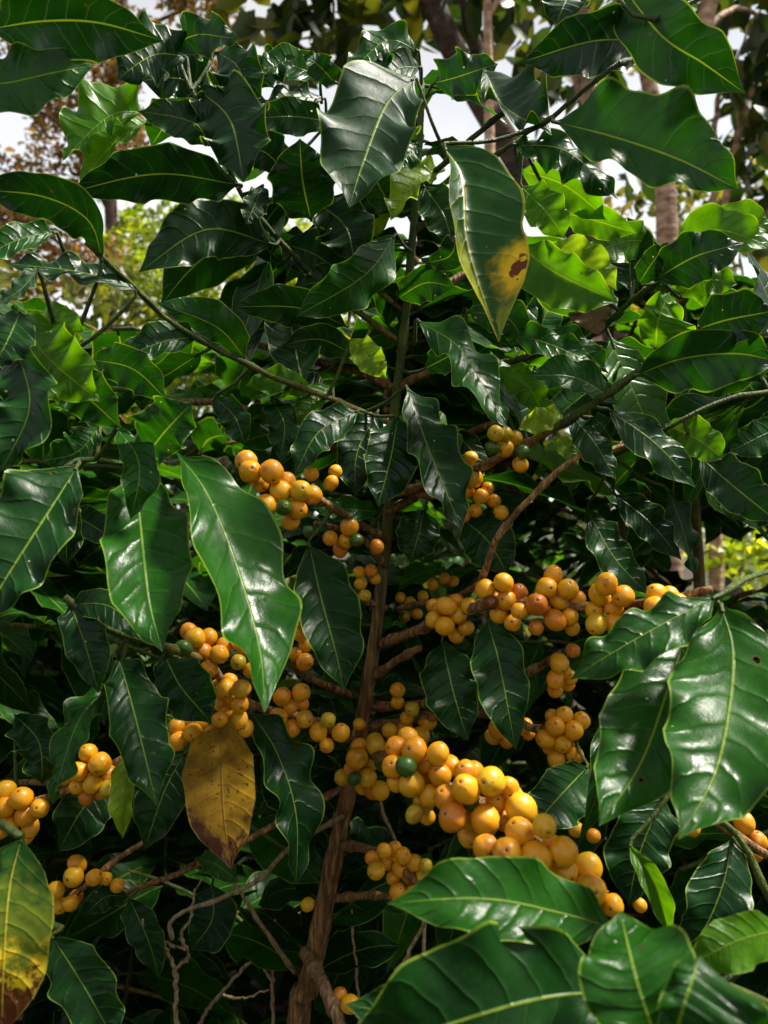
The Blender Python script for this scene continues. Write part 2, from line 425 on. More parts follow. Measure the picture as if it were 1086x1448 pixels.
def leaf_from_mid(mid, left, right, nrm, rnd, tone, dust, mi, rows, cols, wave=0.09, fold=0.12, anchor=None, twist=1.0):
    """mid: Nx3 midrib, left/right: Nx3 edge offset vectors at full width, nrm: Nx3 blade normal"""
    n = len(mid)
    t = np.linspace(0, 1, n)
    w = np.interp(t, PT, PW)
    r = np.random.default_rng(int(rnd * 1e6))
    k1, k2 = (r.uniform(2.4, 3.9), r.uniform(4.6, 6.5)) if n > 40 else (r.uniform(2.0, 3.2), r.uniform(3.4, 4.4))
    W = max(np.linalg.norm(left, axis=1).max(), np.linalg.norm(right, axis=1).max())
    tw = twist * r.normal(0, 0.30) * (t - 0.25) * 1.6
    cs, sn = np.cos(tw)[:, None], np.sin(tw)[:, None]
    Wl, Wr = np.linalg.norm(left, axis=1)[:, None], np.linalg.norm(right, axis=1)[:, None]
    left = left * cs + nrm * sn * Wl; right = right * cs - nrm * sn * Wr
    mid = mid + nrm * (twist * r.normal(0, 0.10) * W * np.sin(t * 5.2 + r.uniform(0, 6)) * t)[:, None]
    foldL, foldR = fold + twist * r.normal(0, 0.16), fold + twist * r.normal(0, 0.16)
    v = []; uv = []
    ss = np.linspace(-1, 1, 2 * cols + 1)
    ss = np.sign(ss) * np.abs(ss) ** 0.85
    for i, s in enumerate(ss):
        a = abs(s)
        off = left if s > 0 else right
        p0 = r.uniform(0, 6.28) if i == 0 else p0
        ph = p0 + (2.1 if s > 0 else 0)
        wv = (np.sin(t * k1 * 6.28 + ph) * 0.8 + np.sin(t * k2 * 6.28 + ph * 1.7) * 0.28) * wave * W * a ** 2.2 * np.clip(w * 1.6, 0, 1)
        edge = 1.0 + (0.06 * np.sin(t * k1 * 6.28 + ph + 1.2) + (0.018 * np.sin(t * k2 * 6.28 + ph * 1.7 + 1.0) if n > 40 else 0.0)) * a ** 2 * (wave / 0.22)
        pk = np.sin((t - 0.13 * a ** 1.4) * 9 * 6.28) * 0.016 * W * (1 - abs(2 * a - 1)) * np.clip(w * 1.3, 0, 1)
        if n <= 40: pk = pk * 0.0
        pts = mid + off * (a * w * edge)[:, None] + nrm * (wv + pk + fold * W * w * (a ** 1.5))[:, None]
        v.append(pts); uv.append(np.c_[t, np.full(n, s * 0.5 + 0.5)])
    m = len(ss)
    v = np.stack(v, 1).reshape(-1, 3); uv = np.stack(uv, 1).reshape(-1, 2)
    f = []
    for i in range(n - 1):
        for j in range(m - 1):
            a = i * m + j
            f.append((a, a + 1, a + m + 1, a + m))
    rec = Rec(v, f, uv, tone, rnd, dust, mi, mid[0])
    c = m // 2
    idx = [int(n * q) * m + c + k for q in (0.2, 0.4, 0.6, 0.8) for k in (-cols // 2, cols // 2, 0)]
    smp = rec.v[[min(x, len(rec.v) - 1) for x in idx]]
    if anchor is not None:
        d = np.linalg.norm(mid[0] - anchor)
        if d > 0.0015:
            ctrl = [anchor, (anchor + mid[0]) / 2 + np.array([0, 0, -0.06 * d]), mid[0], mid[2]]
            pt = tube(catmull(ctrl, 8), np.linspace(0.0016, 0.0011, 8), 5, 0.05, rnd, mi=4, cap=False)
            rec = merge([rec, pt], anchor)
    rec.sample = smp
    return rec

KIND = {  # tone (B puts backlit brightness into the colour), dust(roughness add), slot
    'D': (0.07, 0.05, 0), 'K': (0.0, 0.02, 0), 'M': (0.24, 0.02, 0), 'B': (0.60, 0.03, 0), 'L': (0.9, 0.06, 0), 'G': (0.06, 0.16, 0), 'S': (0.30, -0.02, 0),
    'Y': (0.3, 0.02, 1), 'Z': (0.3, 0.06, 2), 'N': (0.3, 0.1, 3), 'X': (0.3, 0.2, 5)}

def hand_leaf(spec, anchor_fn):
    fs = spec.split('|')
    sh = fs[0].strip()
    pts = [tuple(float(x) for x in p.split(',')) for p in fs[1].split()]
    wl, wr = (float(x) for x in fs[2].split(','))
    if sh == 'M' and pts[0][1] < 480: wl *= 1.14; wr *= 1.14
    ds = [float(x) for x in fs[3].split(',')]
    kd = fs[4].strip()
    fl = fs[5].strip() if len(fs) > 5 else ''
    rnd = float(rng.uniform(0, 1))
    n = 50
    q = catmull(pts, n)
    t = np.linspace(0, 1, n)
    d = ds[0] + (ds[1] - ds[0]) * t + (ds[2] if len(ds) > 2 else -0.008) * np.sin(t * math.pi)
    mid = P(0, 0, 1.0)[None] * 0 + np.stack([P(a, b, c) for (a, b), c in zip(q, d)])
    T2 = np.gradient(q, axis=0); T2 /= np.linalg.norm(T2, axis=1)[:, None] + 1e-9
    n2 = np.c_[T2[:, 1], -T2[:, 0]]                       # left of the walking direction, in photo axes
    L3 = np.linalg.norm(np.diff(mid, axis=0), axis=1).sum()
    W3 = 0.20 * L3
    sgn = -1.0 if 'u' in fl else 1.0
    offs = []
    for side, wpx in ((1, wl), (-1, wr)):
        im = n2 * side * wpx * (d / F)[:, None]
        wi = wpx * d.mean() / F
        dz = math.sqrt(max(W3 * W3 - wi * wi, 0.0)) * 0.62
        upness = -(n2[:, 1] * side).mean()                  # >0 : that half lies higher in the picture
        z = sgn * dz * (1 if upness > 0 else -1)
        if 't' in fl: z = (1 if upness > 0 else -1) * max(dz, 0.55 * wi)
        if 'v' in fl: z = -dz
        if 'a' in fl: z = dz
        offs.append(np.c_[im[:, 0], np.full(n, z), -im[:, 1]])
    T3 = np.gradient(mid, axis=0)
    nr = np.cross(offs[0] - offs[1], T3); nr /= np.linalg.norm(nr, axis=1)[:, None] + 1e-12
    if nr[:, 1].mean() > 0: nr = -nr                        # towards the viewer
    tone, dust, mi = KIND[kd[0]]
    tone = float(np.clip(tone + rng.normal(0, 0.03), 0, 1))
    wave = 0.34 if 'w' in fl else (0.07 if 's' in fl else (0.22 if pts[0][1] < 640 else 0.18))
    fold = -0.10 if 'c' in fl else 0.10
    rec = leaf_from_mid(mid, offs[0], offs[1], nr, rnd, tone, dust, mi, n, 8, wave, fold, None if 'q' in fl else anchor_fn(sh, mid[0]), 0.15 if 's' in fl else 0.7)
    rec.hand = True
    return sh, rec

def free_leaf(base, direc, L, up, tone, rnd, droop=0.35, rows=18, cols=3, anchor=None, dust=0.02):
    """leaf of a shrub without hand placement"""
    direc = np.asarray(direc, float); direc /= np.linalg.norm(direc)
    t = np.linspace(0, 1, rows)
    mid = np.asarray(base) + np.outer(t * L, direc) + np.outer(-droop * L * t ** 2, [0, 0, 1.0])
    T = np.gradient(mid, axis=0); T /= np.linalg.norm(T, axis=1)[:, None]
    side = np.cross(T, np.asarray(up)); side /= np.linalg.norm(side, axis=1)[:, None] + 1e-9
    nr = np.cross(side, T)
    nr *= np.sign((nr @ np.asarray(up)).mean())
    W = L * 0.225
    return leaf_from_mid(mid, side * W, -side * W, nr, rnd, tone, dust, 0, rows, cols, 0.19, 0.16, anchor)

# ------------------------------------------------------------------ cherries
def cherry(center, axis, R, tone, rnd, seg=16, ring=12):
    axis = np.asarray(axis, float); axis /= np.linalg.norm(axis) + 1e-9
    a = np.cross(axis, [0.3, 0.1, 0.95]); a /= np.linalg.norm(a) + 1e-9
    b = np.cross(axis, a)
    el = 1.0 + 0.30 * (rnd - 0.35)
    v = []; uv = []
    th = np.r_[0.0, 0.09, 0.17, 0.25, np.linspace(0.40, math.pi, ring - 3)]
    for k, x in enumerate(th):
        r = math.sin(x); z = math.cos(x) * el
        if x < 0.3:
            z += {0: -0.05, 1: -0.045, 2: 0.0, 3: 0.02}[k]
        ang = np.arange(seg) / seg * 6.28318
        sq = 1 + 0.05 * np.cos(2 * ang + rnd * 9)
        v.append(center + R * (np.outer(np.cos(ang) * r * sq, a) + np.outer(np.sin(ang) * r / sq, b) + z * axis))
        uv.append(np.c_[ang / 6.28318, np.full(seg, x / math.pi)])
    v = np.vstack(v); uv = np.vstack(uv)
    f = []
    for i in range(len(th) - 1):
        for j in range(seg):
            p = i * seg + j; q = i * seg + (j + 1) % seg
            f.append((p, q, q + seg, p + seg))
    rec = Rec(v, f, uv, tone, rnd, 0, 0, center)
    rec.sample = np.array([center + R * 1.02 * np.array(o) for o in ((0, -1, 0), (.6, -.75, 0), (-.6, -.75, 0), (0, -.75, .6), (0, -.75, -.6))])
    return rec
SUN_EL_DEG, SUN_AZ_DEG, SUN_E, SUN_ANG = 58.0, 84.0, 5.0, 9.0
SKY_STR, CLOUD, CLOUD_LOW, EXPO, FSTOP = 0.10, 2.7, 7.5, 1.05, 10.0
SKY_BLOCK_H = 2.0  # height of the added, unseen bushes that shut out low sky
# ------------------------------------------------------------------ what the photo shows, at its own distance
# shrub | x,y,d ... | radius start,end | age start,end
BRANCHES = '''
M|560,480,.63 505,440,.62 450,395,.60 350,287,.57 300,185,.54 268,120,.52|.0026,.0014|.5,.1
M|570,440,.63 490,372,.62 440,300,.60 387,228,.58 368,190,.57|.0024,.0013|.45,.1
M|555,600,.63 470,565,.58 380,530,.54 265,472,.50 190,408,.46 130,358,.43|.0026,.0013|.55,.15
M|550,700,.64 620,682,.61 690,655,.57 782,604,.52 863,549,.48 930,497,.46 990,462,.44|.0038,.0022|1,.05
M|578,520,.66 700,515,.64 822,482,.58 905,411,.53 990,348,.49|.0028,.0018|.5,.05
M|560,860,.65 640,845,.60 674,825,.54 700,765,.51 750,710,.50 806,660,.50 900,628,.52|.0026,.0018|1,.8
M|534,912,.65 610,885,.60 680,858,.54 760,855,.52 850,862,.50 925,858,.485 1010,842,.46|.0046,.0028|1,.7
M|500,1058,.64 540,1072,.58 600,1100,.49 690,1140,.425 760,1190,.39 850,1275,.375|.0048,.003|1,.8
M|503,1050,.64 435,1018,.58 350,996,.53 290,940,.50 225,917,.47 158,893,.455 90,846,.45|.004,.0022|1,.2
M|510,1000,.66 600,995,.64 690,975,.60 742,958,.56 800,930,.54|.0042,.0028|1,.8
M|508,1030,.66 600,1016,.64 690,1010,.59 770,1034,.55 815,1045,.54|.0042,.0028|1,.8
M|548,765,.64 500,735,.58 450,705,.53 400,682,.50 350,655,.475|.0036,.002|1,.7
M|545,800,.64 515,765,.61 485,755,.59 440,748,.58|.0032,.002|1,.8
M|480,1195,.655 520,1200,.62 560,1226,.585 615,1262,.565|.0042,.0022|1,.8
M|476,1270,.655 515,1265,.62 560,1262,.59|.0038,.0026|1,.9
M|430,1345,.66 455,1385,.63 470,1420,.61 492,1475,.60|.0056,.0046|1.4,1.5
M|417,1375,.67 370,1313,.62 328,1254,.60|.0024,.0014|1.8,2
M|492,1150,.655 440,1178,.62 405,1200,.60 368,1238,.575 310,1268,.56 255,1288,.55 235,1308,.55 238,1332,.55|.0023,.0014|1.5,2
M|492,1110,.655 400,1160,.64 320,1205,.62 235,1245,.60 150,1275,.59|.0032,.002|.9,.7
M|505,985,.66 440,960,.62 412,940,.58 430,900,.575 432,870,.57|.0032,.002|1,.8
M|520,960,.655 570,935,.62 600,920,.60|.0038,.003|1,1
M|545,860,.65 500,840,.63 480,825,.62|.0034,.002|1,.9
M|585,330,.62 650,270,.60 700,225,.56 745,195,.50 790,165,.465 878,100,.45|.0024,.0014|.3,.05
M|590,260,.61 640,225,.55 690,180,.53 730,150,.52|.0026,.0016|.2,.05
M|550,690,.65 610,700,.62 660,690,.60 700,715,.60|.0032,.002|1,.8
W|-260,1240,.66 -120,1190,.58 -20,1163,.54 26,1136,.52 100,1106,.52 184,1055,.53 255,1028,.54|.0044,.0026|1,.7
W|-260,1360,.68 -60,1330,.60 60,1290,.56 88,1272,.56 122,1245,.56 150,1221,.57 205,1178,.58|.0036,.002|1,.8
W|-260,900,.60 -80,820,.50 40,720,.44 110,655,.44 190,662,.455 250,642,.45|.003,.0014|.6,.1
W|-260,600,.60 -120,560,.50 0,530,.46 90,500,.46|.0036,.002|.4,.1
W|-260,300,.60 -150,150,.46 -60,75,.42 -10,45,.40|.0036,.002|.4,.1
W|-260,1150,.6 -120,1130,.45 -20,1150,.38 30,1180,.36|.004,.002|.8,.2
W|-260,1450,.68 -90,1330,.55 20,1300,.48 80,1318,.45|.004,.002|.8,.3
R|1400,1300,.70 1250,1265,.60 1150,1240,.53 1086,1215,.50 1030,1180,.50 975,1142,.52 920,1110,.54 860,1075,.55|.0044,.0026|1,.7
R|1400,500,.70 1250,525,.62 1086,552,.52 1025,563,.50 936,604,.50 860,640,.54|.0024,.0014|.3,.1
R|1400,800,.66 1200,790,.50 1090,810,.42 1020,845,.39 974,880,.40|.0026,.0015|.5,.1
R|1400,1400,.66 1240,1420,.45 1120,1410,.34 1000,1358,.29 960,1420,.275 930,1480,.25|.003,.0015|.6,.1
R|1400,1250,.6 1230,1260,.48 1110,1300,.40 1040,1185,.41 950,1110,.42|.0036,.0018|.5,.1
R|1400,100,.62 1200,20,.5 1060,-30,.44 930,20,.43 860,-30,.44|.0024,.0012|.5,.1
'''
# shrub | midrib base>tip | half widths left,right of the walk | distance base,tip | look | flags
LEAVES = '''
W|-20,42 60,30 140,32 232,58|26,46|.42,.40|K|u
W|-70,118 0,118 70,105 135,93|42,50|.40,.42|M|u
W|-30,48 20,15 95,-12|34,30|.46,.48|B|
M|247,62 285,48 338,55|26,34|.53,.50|G|w
M|264,80 218,78 166,112|34,42|.53,.50|D|w
M|305,72 338,98 350,156|30,36|.54,.52|D|w
M|205,158 155,165 88,226|24,46|.55,.52|B|w
M|212,170 170,195 112,258|18,28|.56,.53|B|
M|322,202 265,170 195,158|26,24|.54,.52|D|u
M|342,262 225,246 97,274|24,28|.55,.48|K|u
M|278,125 325,170 345,258|48,40|.53,.50|K|w
W|146,372 125,312 60,278 -40,268|30,30|.44,.40|K|u
W|80,328 30,338 -40,372|24,26|.46,.43|M|
M|388,346 292,325 196,385|36,40|.57,.53|D|u
M|372,262 360,290 348,318|18,16|.56,.53|G|
M|452,108 405,92 360,104|20,24|.60,.56|S|
M|460,140 408,138 350,160|22,18|.60,.56|D|w
M|465,172 415,165 348,168|20,20|.59,.55|D|u
M|588,108 545,150 512,235 494,294|52,68|.54,.48|G|
M|592,72 545,58 487,108|26,24|.58,.55|M|w
M|596,95 560,98 520,128|22,24|.58,.55|G|
M|475,118 450,92 428,78|20,18|.58,.55|G|w
M|612,118 650,108 705,90|30,28|.58,.55|D|w
M|684,98 712,150 780,194|62,22|.54,.48|G|w
M|440,312 428,255 424,196|42,40|.58,.54|K|u
M|450,288 488,320 502,372|36,38|.60,.58|D|
M|532,258 528,295 530,340|22,22|.64,.63|L|
M|628,240 585,258 552,312|16,24|.58,.54|L|w
M|624,203 652,250 658,330 675,395 706,484|72,24|.47,.42|Y|s
M|560,330 515,390 418,448|24,26|.58,.53|M|u
M|402,345 445,360 496,395|30,26|.60,.61|D|
M|345,318 370,345 402,372|14,16|.58,.59|D|
M|605,372 638,360 648,318|18,18|.60,.58|D|
R|872,-30 935,50 995,90 1054,132|36,42|.45,.43|D|u
M|932,60 842,58 736,88|42,26|.47,.44|K|u
M|925,52 880,30 815,40|16,18|.48,.47|M|u
M|812,-28 798,5 787,34|28,30|.52,.50|G|
M|782,172 868,194 960,226 1044,268|66,46|.46,.44|M|
M|724,204 800,214 876,282|24,34|.50,.48|M|w
M|734,240 798,262 862,312|20,24|.53,.51|B|u
M|735,262 772,300 799,338|26,26|.51,.50|B|u
M|792,300 842,312 900,330|16,20|.53,.51|B|u
M|732,345 785,385 875,428|24,42|.52,.48|B|u
M|780,342 828,370 872,412|26,22|.54,.52|L|u
M|930,342 880,342 822,368|24,22|.56,.53|B|u
M|903,402 920,375 945,342|16,16|.50,.48|G|
M|925,396 985,362 1052,344|32,34|.49,.46|D|
M|955,352 1010,325 1095,350|30,26|.50,.48|B|
R|1000,325 1045,308 1100,330|24,20|.52,.50|B|
W|55,380 25,412 -15,438|18,20|.41,.39|G|
W|198,412 115,385 5,372|18,22|.46,.43|K|w
W|35,440 62,500 142,568|52,46|.44,.42|B|w
W|55,512 115,555 172,606|44,36|.45,.43|M|w
W|50,448 85,455 118,485|24,22|.45,.43|B|
W|128,508 188,522 238,568|30,30|.47,.45|M|u
M|282,476 228,484 160,512|20,26|.51,.48|D|
M|348,508 305,462 222,428|18,34|.53,.50|M|u
W|205,648 232,612 272,568|46,34|.43,.41|S|w
W|250,640 294,700 337,800 364,910 367,1012|60,34|.45,.345|S|
W|190,662 198,740 210,850 230,920|62,44|.455,.365|S|
W|112,655 62,735 0,832 -30,880|52,78|.42,.37|D|
W|20,480 42,575 0,668|42,48|.41,.38|D|w
W|30,440 10,480 -10,520|40,40|.42,.40|D|
W|165,604 196,655 186,735|22,20|.43,.41|S|w
M|92,725 125,740 168,768|24,20|.55,.53|G|
M|96,855 155,858 218,908|22,22|.455,.44|D|
M|98,852 118,905 140,980|38,24|.455,.43|D|
M|160,968 112,1018 72,1140|26,26|.455,.41|S|w
M|165,922 182,980 200,1050 222,1140|38,28|.46,.41|D|w
M|232,926 258,975 298,1024|46,36|.475,.45|D|
M|312,1010 313,1070 316,1150 327,1230|48,54|.53,.46|N|s
M|184,1058 178,1110 174,1186|16,18|.51,.48|L|v
M|262,1062 232,1120 204,1202|34,36|.56,.53|D|
W|165,1100 120,1140 82,1205|40,36|.58,.56|D|
M|352,1003 392,1065 418,1150 419,1252|34,22|.53,.49|D|w
W|32,1180 14,1250 6,1340 2,1470|70,62|.37,.33|Z|s
W|72,1322 118,1395 168,1480|48,38|.45,.41|D|
M|182,1268 205,1320 226,1384|26,24|.57,.55|D|
M|182,1268 150,1268 122,1292|18,18|.57,.55|D|
M|278,1214 305,1222 338,1248|15,14|.58,.56|S|
M|300,1250 300,1300 270,1345|34,34|.66,.64|K|
M|563,588 552,650 534,718|40,38|.57,.53|K|
M|575,545 598,612 626,685 652,754|42,28|.58,.52|D|
M|508,580 450,612 416,672|30,28|.57,.53|D|
M|535,580 505,640 502,702|32,30|.60,.57|K|
M|540,725 492,720 440,718|15,15|.60,.56|S|
M|436,766 455,850 474,920 487,978|50,34|.55,.51|D|
M|625,905 640,975 662,1048|36,42|.57,.53|D|
M|688,874 704,930 718,1000 731,1062|38,42|.53,.48|D|
M|600,720 592,755 580,796|30,32|.62,.60|D|
M|655,735 690,765 718,812|36,38|.60,.58|D|
M|588,452 648,490 688,555 716,608|28,32|.53,.47|S|w
M|600,522 640,500 665,478|22,22|.60,.58|D|
M|496,478 522,508 546,534|20,18|.57,.55|L|
M|502,502 452,480 400,488|20,22|.60,.57|D|u
M|492,462 425,436 328,434|18,24|.60,.55|D|u
M|660,440 720,452 745,500|24,24|.55,.54|M|w
M|927,494 930,455 948,412|28,58|.46,.45|B|v
M|897,532 962,508 1040,500 1105,512|34,50|.46,.43|M|u
M|985,466 1030,452 1100,438|34,32|.45,.42|K|u
M|872,568 812,534 742,532|22,28|.50,.48|S|
M|795,583 765,594 733,606|18,18|.53,.51|L|w
M|722,472 780,488 850,520|22,22|.54,.52|S|w
M|760,470 810,485 862,528|18,22|.55,.53|S|w
M|784,614 798,632 818,658|13,13|.52,.51|L|
M|808,588 842,628 872,678|22,28|.52,.49|G|
M|836,590 850,600 866,622|14,12|.51,.50|G|
M|858,578 928,628 984,690|26,32|.50,.48|D|
R|942,600 988,622 1024,650|28,28|.51,.49|B|
R|988,645 1040,690 1100,738|36,32|.50,.47|G|
R|944,690 966,750 982,818|22,22|.55,.53|G|w
R|828,718 870,790 918,842|28,28|.60,.57|D|
R|868,698 920,740 964,792|26,26|.60,.58|D|
R|974,884 946,970 906,1080 846,1170|40,68|.40,.315|S|
R|1018,852 1036,920 1030,1010 1008,1100 962,1184|76,78|.385,.285|S|
R|1016,842 932,885 858,928 806,962|34,26|.37,.36|M|w
M|832,1083 788,1130 752,1172|46,40|.50,.45|D|
R|852,1015 850,1100 818,1192|28,26|.42,.41|K|v
R|938,1122 908,1200 888,1280|40,52|.44,.42|K|
R|888,1192 924,1250 948,1324|15,17|.41,.39|B|v
R|1036,1184 1022,1250 990,1320 950,1350|42,48|.44,.41|K|
R|874,1314 790,1290 690,1273 548,1278|34,46|.31,.29|S|tq
R|885,1400 770,1412 650,1445 470,1505|70,92|.285,.27|D|tq
R|720,1450 600,1440 488,1420|40,40|.31,.30|D|t
R|935,1490 900,1390 876,1280|78,92|.245,.278|S|q
R|990,1352 966,1420 945,1500|110,22|.240,.235|M|tq
R|1115,1312 1045,1330 968,1368|34,28|.30,.29|B|
R|1150,1110 1080,1100 1040,1140|30,30|.46,.46|D|
M|300,132 255,112 200,114|30,36|.555,.54|K|w
M|350,120 380,95 420,80|24,26|.58,.57|D|w
M|330,152 300,166 252,150|24,26|.545,.53|K|
M|402,242 375,216 336,206|24,28|.57,.55|K|u
M|520,332 500,302 468,278|24,26|.62,.60|D|
M|562,302 540,270 518,222|26,28|.62,.60|M|u
M|598,262 626,302 642,348|24,26|.60,.58|D|
M|590,202 570,226 542,242|18,22|.60,.59|M|
M|502,422 455,400 412,406|20,24|.61,.60|M|w
M|562,422 602,400 644,406|20,24|.62,.60|M|u
M|872,422 820,402 758,402|24,28|.57,.55|B|w
M|962,422 992,396 1042,402|24,24|.51,.49|B|w
M|702,520 746,546 772,592|22,26|.56,.55|B|w
W|142,602 108,640 58,652|24,28|.46,.45|S|w
M|302,560 332,590 347,632|20,24|.56,.55|D|w
M|382,562 402,600 396,652|22,26|.58,.56|D|w
M|432,562 402,540 348,546|18,22|.57,.56|B|w
M|470,545 440,570 425,610|18,22|.59,.57|B|w
M|640,610 668,640 676,690|18,20|.64,.62|D|
W|60,690 90,740 95,800|26,28|.47,.46|K|w
W|20,1010 55,1050 60,1110|30,32|.55,.53|K|w
R|1105,690 1075,720 1035,730|26,26|.52,.5|D|
R|1110,600 1070,620 1030,640|26,26|.55,.53|M|
'''
# shrub | branch hint distance | x,y,r[,look] ...   look: g green, y half ripe, r red, k black
CHERRIES = '''
M|.475|348,652,15 354,667,16 384,667,17 368,683,12 405,680,13 397,695,15 425,694,15 442,700,13 376,715,16 420,720,14 401,718,10,g 411,737,13
M|.56|440,670,10 474,667,8 468,683,9
M|.585|494,745,13 467,761,10 489,765,11 504,764,8,g 481,777,10 533,773,8 438,752,8,g
M|.63|508,809,7 525,807,7 510,825,7 530,818,7 516,842,7
M|.57|427,880,10 425,897,10 432,913,8 431,936,12 418,925,8 436,862,8
M|.50|267,893,12 276,902,14 295,901,12 287,922,12 310,925,13 295,946,12 259,917,12,g 231,947,9 338,907,9 345,913,10 317,912,8 337,936,10,y 355,948,9 256,930,9 273,936,9
M|.505|341,974,13 319,974,13 324,963,9 339,996,12 313,994,9 322,1008,11 338,1017,12 308,971,8 311,1017,10 348,1030,10 330,985,11
W|.53|250,1027,11 273,1036,13 252,1048,13 265,1020,9 284,1024,9 240,1046,8
M|.545|399,985,12 426,979,13 411,999,10 427,996,9 393,1015,14 431,1017,12 413,1030,11 464,1018,10,y 450,1035,12 482,1036,13 462,1054,10
M|.60|484,1099,11 505,1072,16 501,1101,8,g 525,1077,13 508,1056,12 532,1055,14 519,1100,14 540,1077,11,g 527,1116,13 538,1118,13 498,1088,12 512,1112,10
M|.47|556,1084,16 574,1084,13,g 560,1107,13 560,1057,16 586,1061,19 577,1043,14 604,1079,17 619,1066,15 635,1083,15 622,1096,16 602,1098,16 582,1109,17 608,1125,15 586,1151,8,y 604,1155,9 600,1133,15
M|.40|659,1092,17 670,1090,14 659,1116,20 632,1129,19 694,1105,20 720,1112,12 666,1136,10,g 702,1133,16 726,1127,15 640,1156,20 667,1158,15 686,1160,22 737,1144,21 663,1182,15 650,1128,15 712,1160,13
M|.365|687,1199,18 735,1177,21 717,1206,20 770,1168,16 757,1214,23 796,1205,20 780,1193,12 831,1227,21 797,1234,20 835,1259,22 741,1240,13 866,1280,13  812,1250,16
M|.64|562,976,10 562,993,9 583,1003,10,y 604,1020,14 593,1042,16 551,1033,11 573,1033,13 530,1050,14 508,1024,8 575,1015,9
M|.59|543,1203,10 558,1201,10 547,1219,11 570,1210,11 586,1220,12 602,1224,8,y 566,1228,12 532,1231,12 556,1241,10 599,1241,12 563,1262,12 586,1263,12 615,1252,11 577,1240,9 526,1213,8
M|.58|905,1280,9
M|.64|435,1279,9
M|.62|481,1407,10 495,1420,12
M|.70|566,845,7 580,852,8 598,843,7 612,826,7 628,818,8 641,822,7 590,868,7 572,872,7
R|.55|704,1332,12 718,1319,11 700,1345,9 690,1345,8
M|.565|631,857,13 646,850,10 613,857,10 648,870,12 613,876,11 629,885,13 663,857,11 680,857,9 659,888,11 645,899,11 622,862,11 637,868,11
M|.53|686,833,14 712,824,13 716,849,14 733,839,13,r 694,852,10,k 705,869,13 725,881,12 735,864,12 698,846,10 747,860,9
M|.515|773,831,15 782,815,14 803,833,14 791,850,13 759,855,16,r 785,877,14 806,872,11 817,847,11 734,864,11 758,888,9 809,888,9 772,860,11
M|.495|857,826,15 847,841,14 881,843,15 841,863,13 868,859,14 843,883,14 868,882,14 889,869,12 856,850,12
M|.475|929,840,14 946,843,14 927,859,15 959,855,14 940,866,12
M|.54|791,938,13 785,961,12 785,976,9 806,958,9 810,920,8 796,949,10 803,968,8
M|.54|798,1011,12 781,1013,9 785,1027,13 822,1019,12 811,1033,13 771,1045,12 795,1051,13 787,1072,13 813,1068,12 803,1045,10 778,1058,10
M|.60|703,1031,12 697,1042,10 717,1048,10 743,1026,10 747,1037,9
M|.545|701,613,11,y 715,614,9,y 728,620,11 714,634,12 696,633,8,g 739,639,9,g 736,657,11
M|.595|665,648,9 670,677,12 659,694,11 680,702,11 698,708,10 708,725,11 672,722,9 656,682,8 655,730,7 690,690,9
W|.52|125,1065,12 128,1076,11 141,1080,15 111,1091,14 154,1096,12 131,1109,13 109,1112,10 152,1115,9,y 122,1127,10,r 92,1098,8 142,1120,10
W|.52|7,1117,13 6,1142,14 30,1129,16 56,1143,13 37,1153,15 15,1163,13 43,1170,12 37,1182,9 0,1175,11 22,1145,12
W|.56|109,1222,12 104,1240,14 133,1241,11 149,1243,9 166,1252,9 79,1259,12 85,1281,10 107,1269,10 100,1277,11
R|.52|959,1122,14 968,1147,10 999,1144,12 981,1155,10 979,1171,10 955,1173,10 1052,1163,14 1070,1190,14 1054,1201,12 962,1100,8 1066,1207,11
R|.545|815,1173,8 839,1182,8 858,1070,9
'''
# ------------------------------------------------------------------ the shrubs
GROUPS_SHRUB = 'coffee shrubs growing close together'
SHRUBS = {}   # key -> dict(base, trunk, branches[], leaves[], cherries[])

def shrub(key, base, label):
    SHRUBS[key] = dict(base=np.array(base, float), label=label, trunk=None, branches=[], leaves=[], cherries=[])

shrub('M', (-0.125, 0.72, 0.0), 'central coffee shrub with a thick brown trunk, carrying most of the clusters of yellow cherries')
shrub('W', (-0.60, 0.74, 0.0), 'coffee shrub reaching in from the left edge, with a rusty yellow leaf at the bottom')
shrub('R', (0.66, 0.74, 0.0), 'coffee shrub reaching in from the right edge, with broad glossy leaves nearest the viewer')

def add_trunk(key, pts, radii, ages, sides=14, n=90, rough=0.16):
    q = catmull(np.array(pts), n)
    t = np.linspace(0, 1, n)
    s = SHRUBS[key]
    s['trunk'] = tube(q, np.interp(t, np.linspace(0, 1, len(radii)), radii) * (1.12 if key == 'M' else 1.0), sides, np.interp(t, np.linspace(0, 1, len(ages)), ages), 0.5, 0.06, rough)
    s['tpath'] = q

tp = [(-0.125, 0.72, 0.0), (-0.115, 0.71, 0.4)] + [tuple(P(*a)) for a in [(418, 1470, .68), (436, 1390, .67), (470, 1220, .66), (498, 1090, .655), (522, 960, .65), (538, 840, .645),
      (549, 730, .64), (556, 600, .635), (570, 480, .63), (582, 350, .62), (592, 220, .61), (596, 118, .605)]]
add_trunk('M', tp, [.019, .018, .0155, .0148, .0138, .0125, .0108, .0084, .0064, .0050, .0038, .0030, .0026, .0020], [1] * 8 + [.9, .55, .42, .35, .3, .2], n=200, rough=0.24, sides=22)
add_trunk('W', [(-.60, .74, 0), (-.59, .73, .6), (-.57, .70, 1.1), (-.55, .68, 1.6), (-.54, .67, 1.9)], [.018, .015, .012, .007, .003], [1, 1, 1, .6, .1])
add_trunk('R', [(.66, .74, 0), (.65, .73, .6), (.62, .71, 1.1), (.60, .70, 1.6), (.60, .69, 1.95)], [.018, .015, .012, .007, .003], [1, 1, 1, .6, .1])

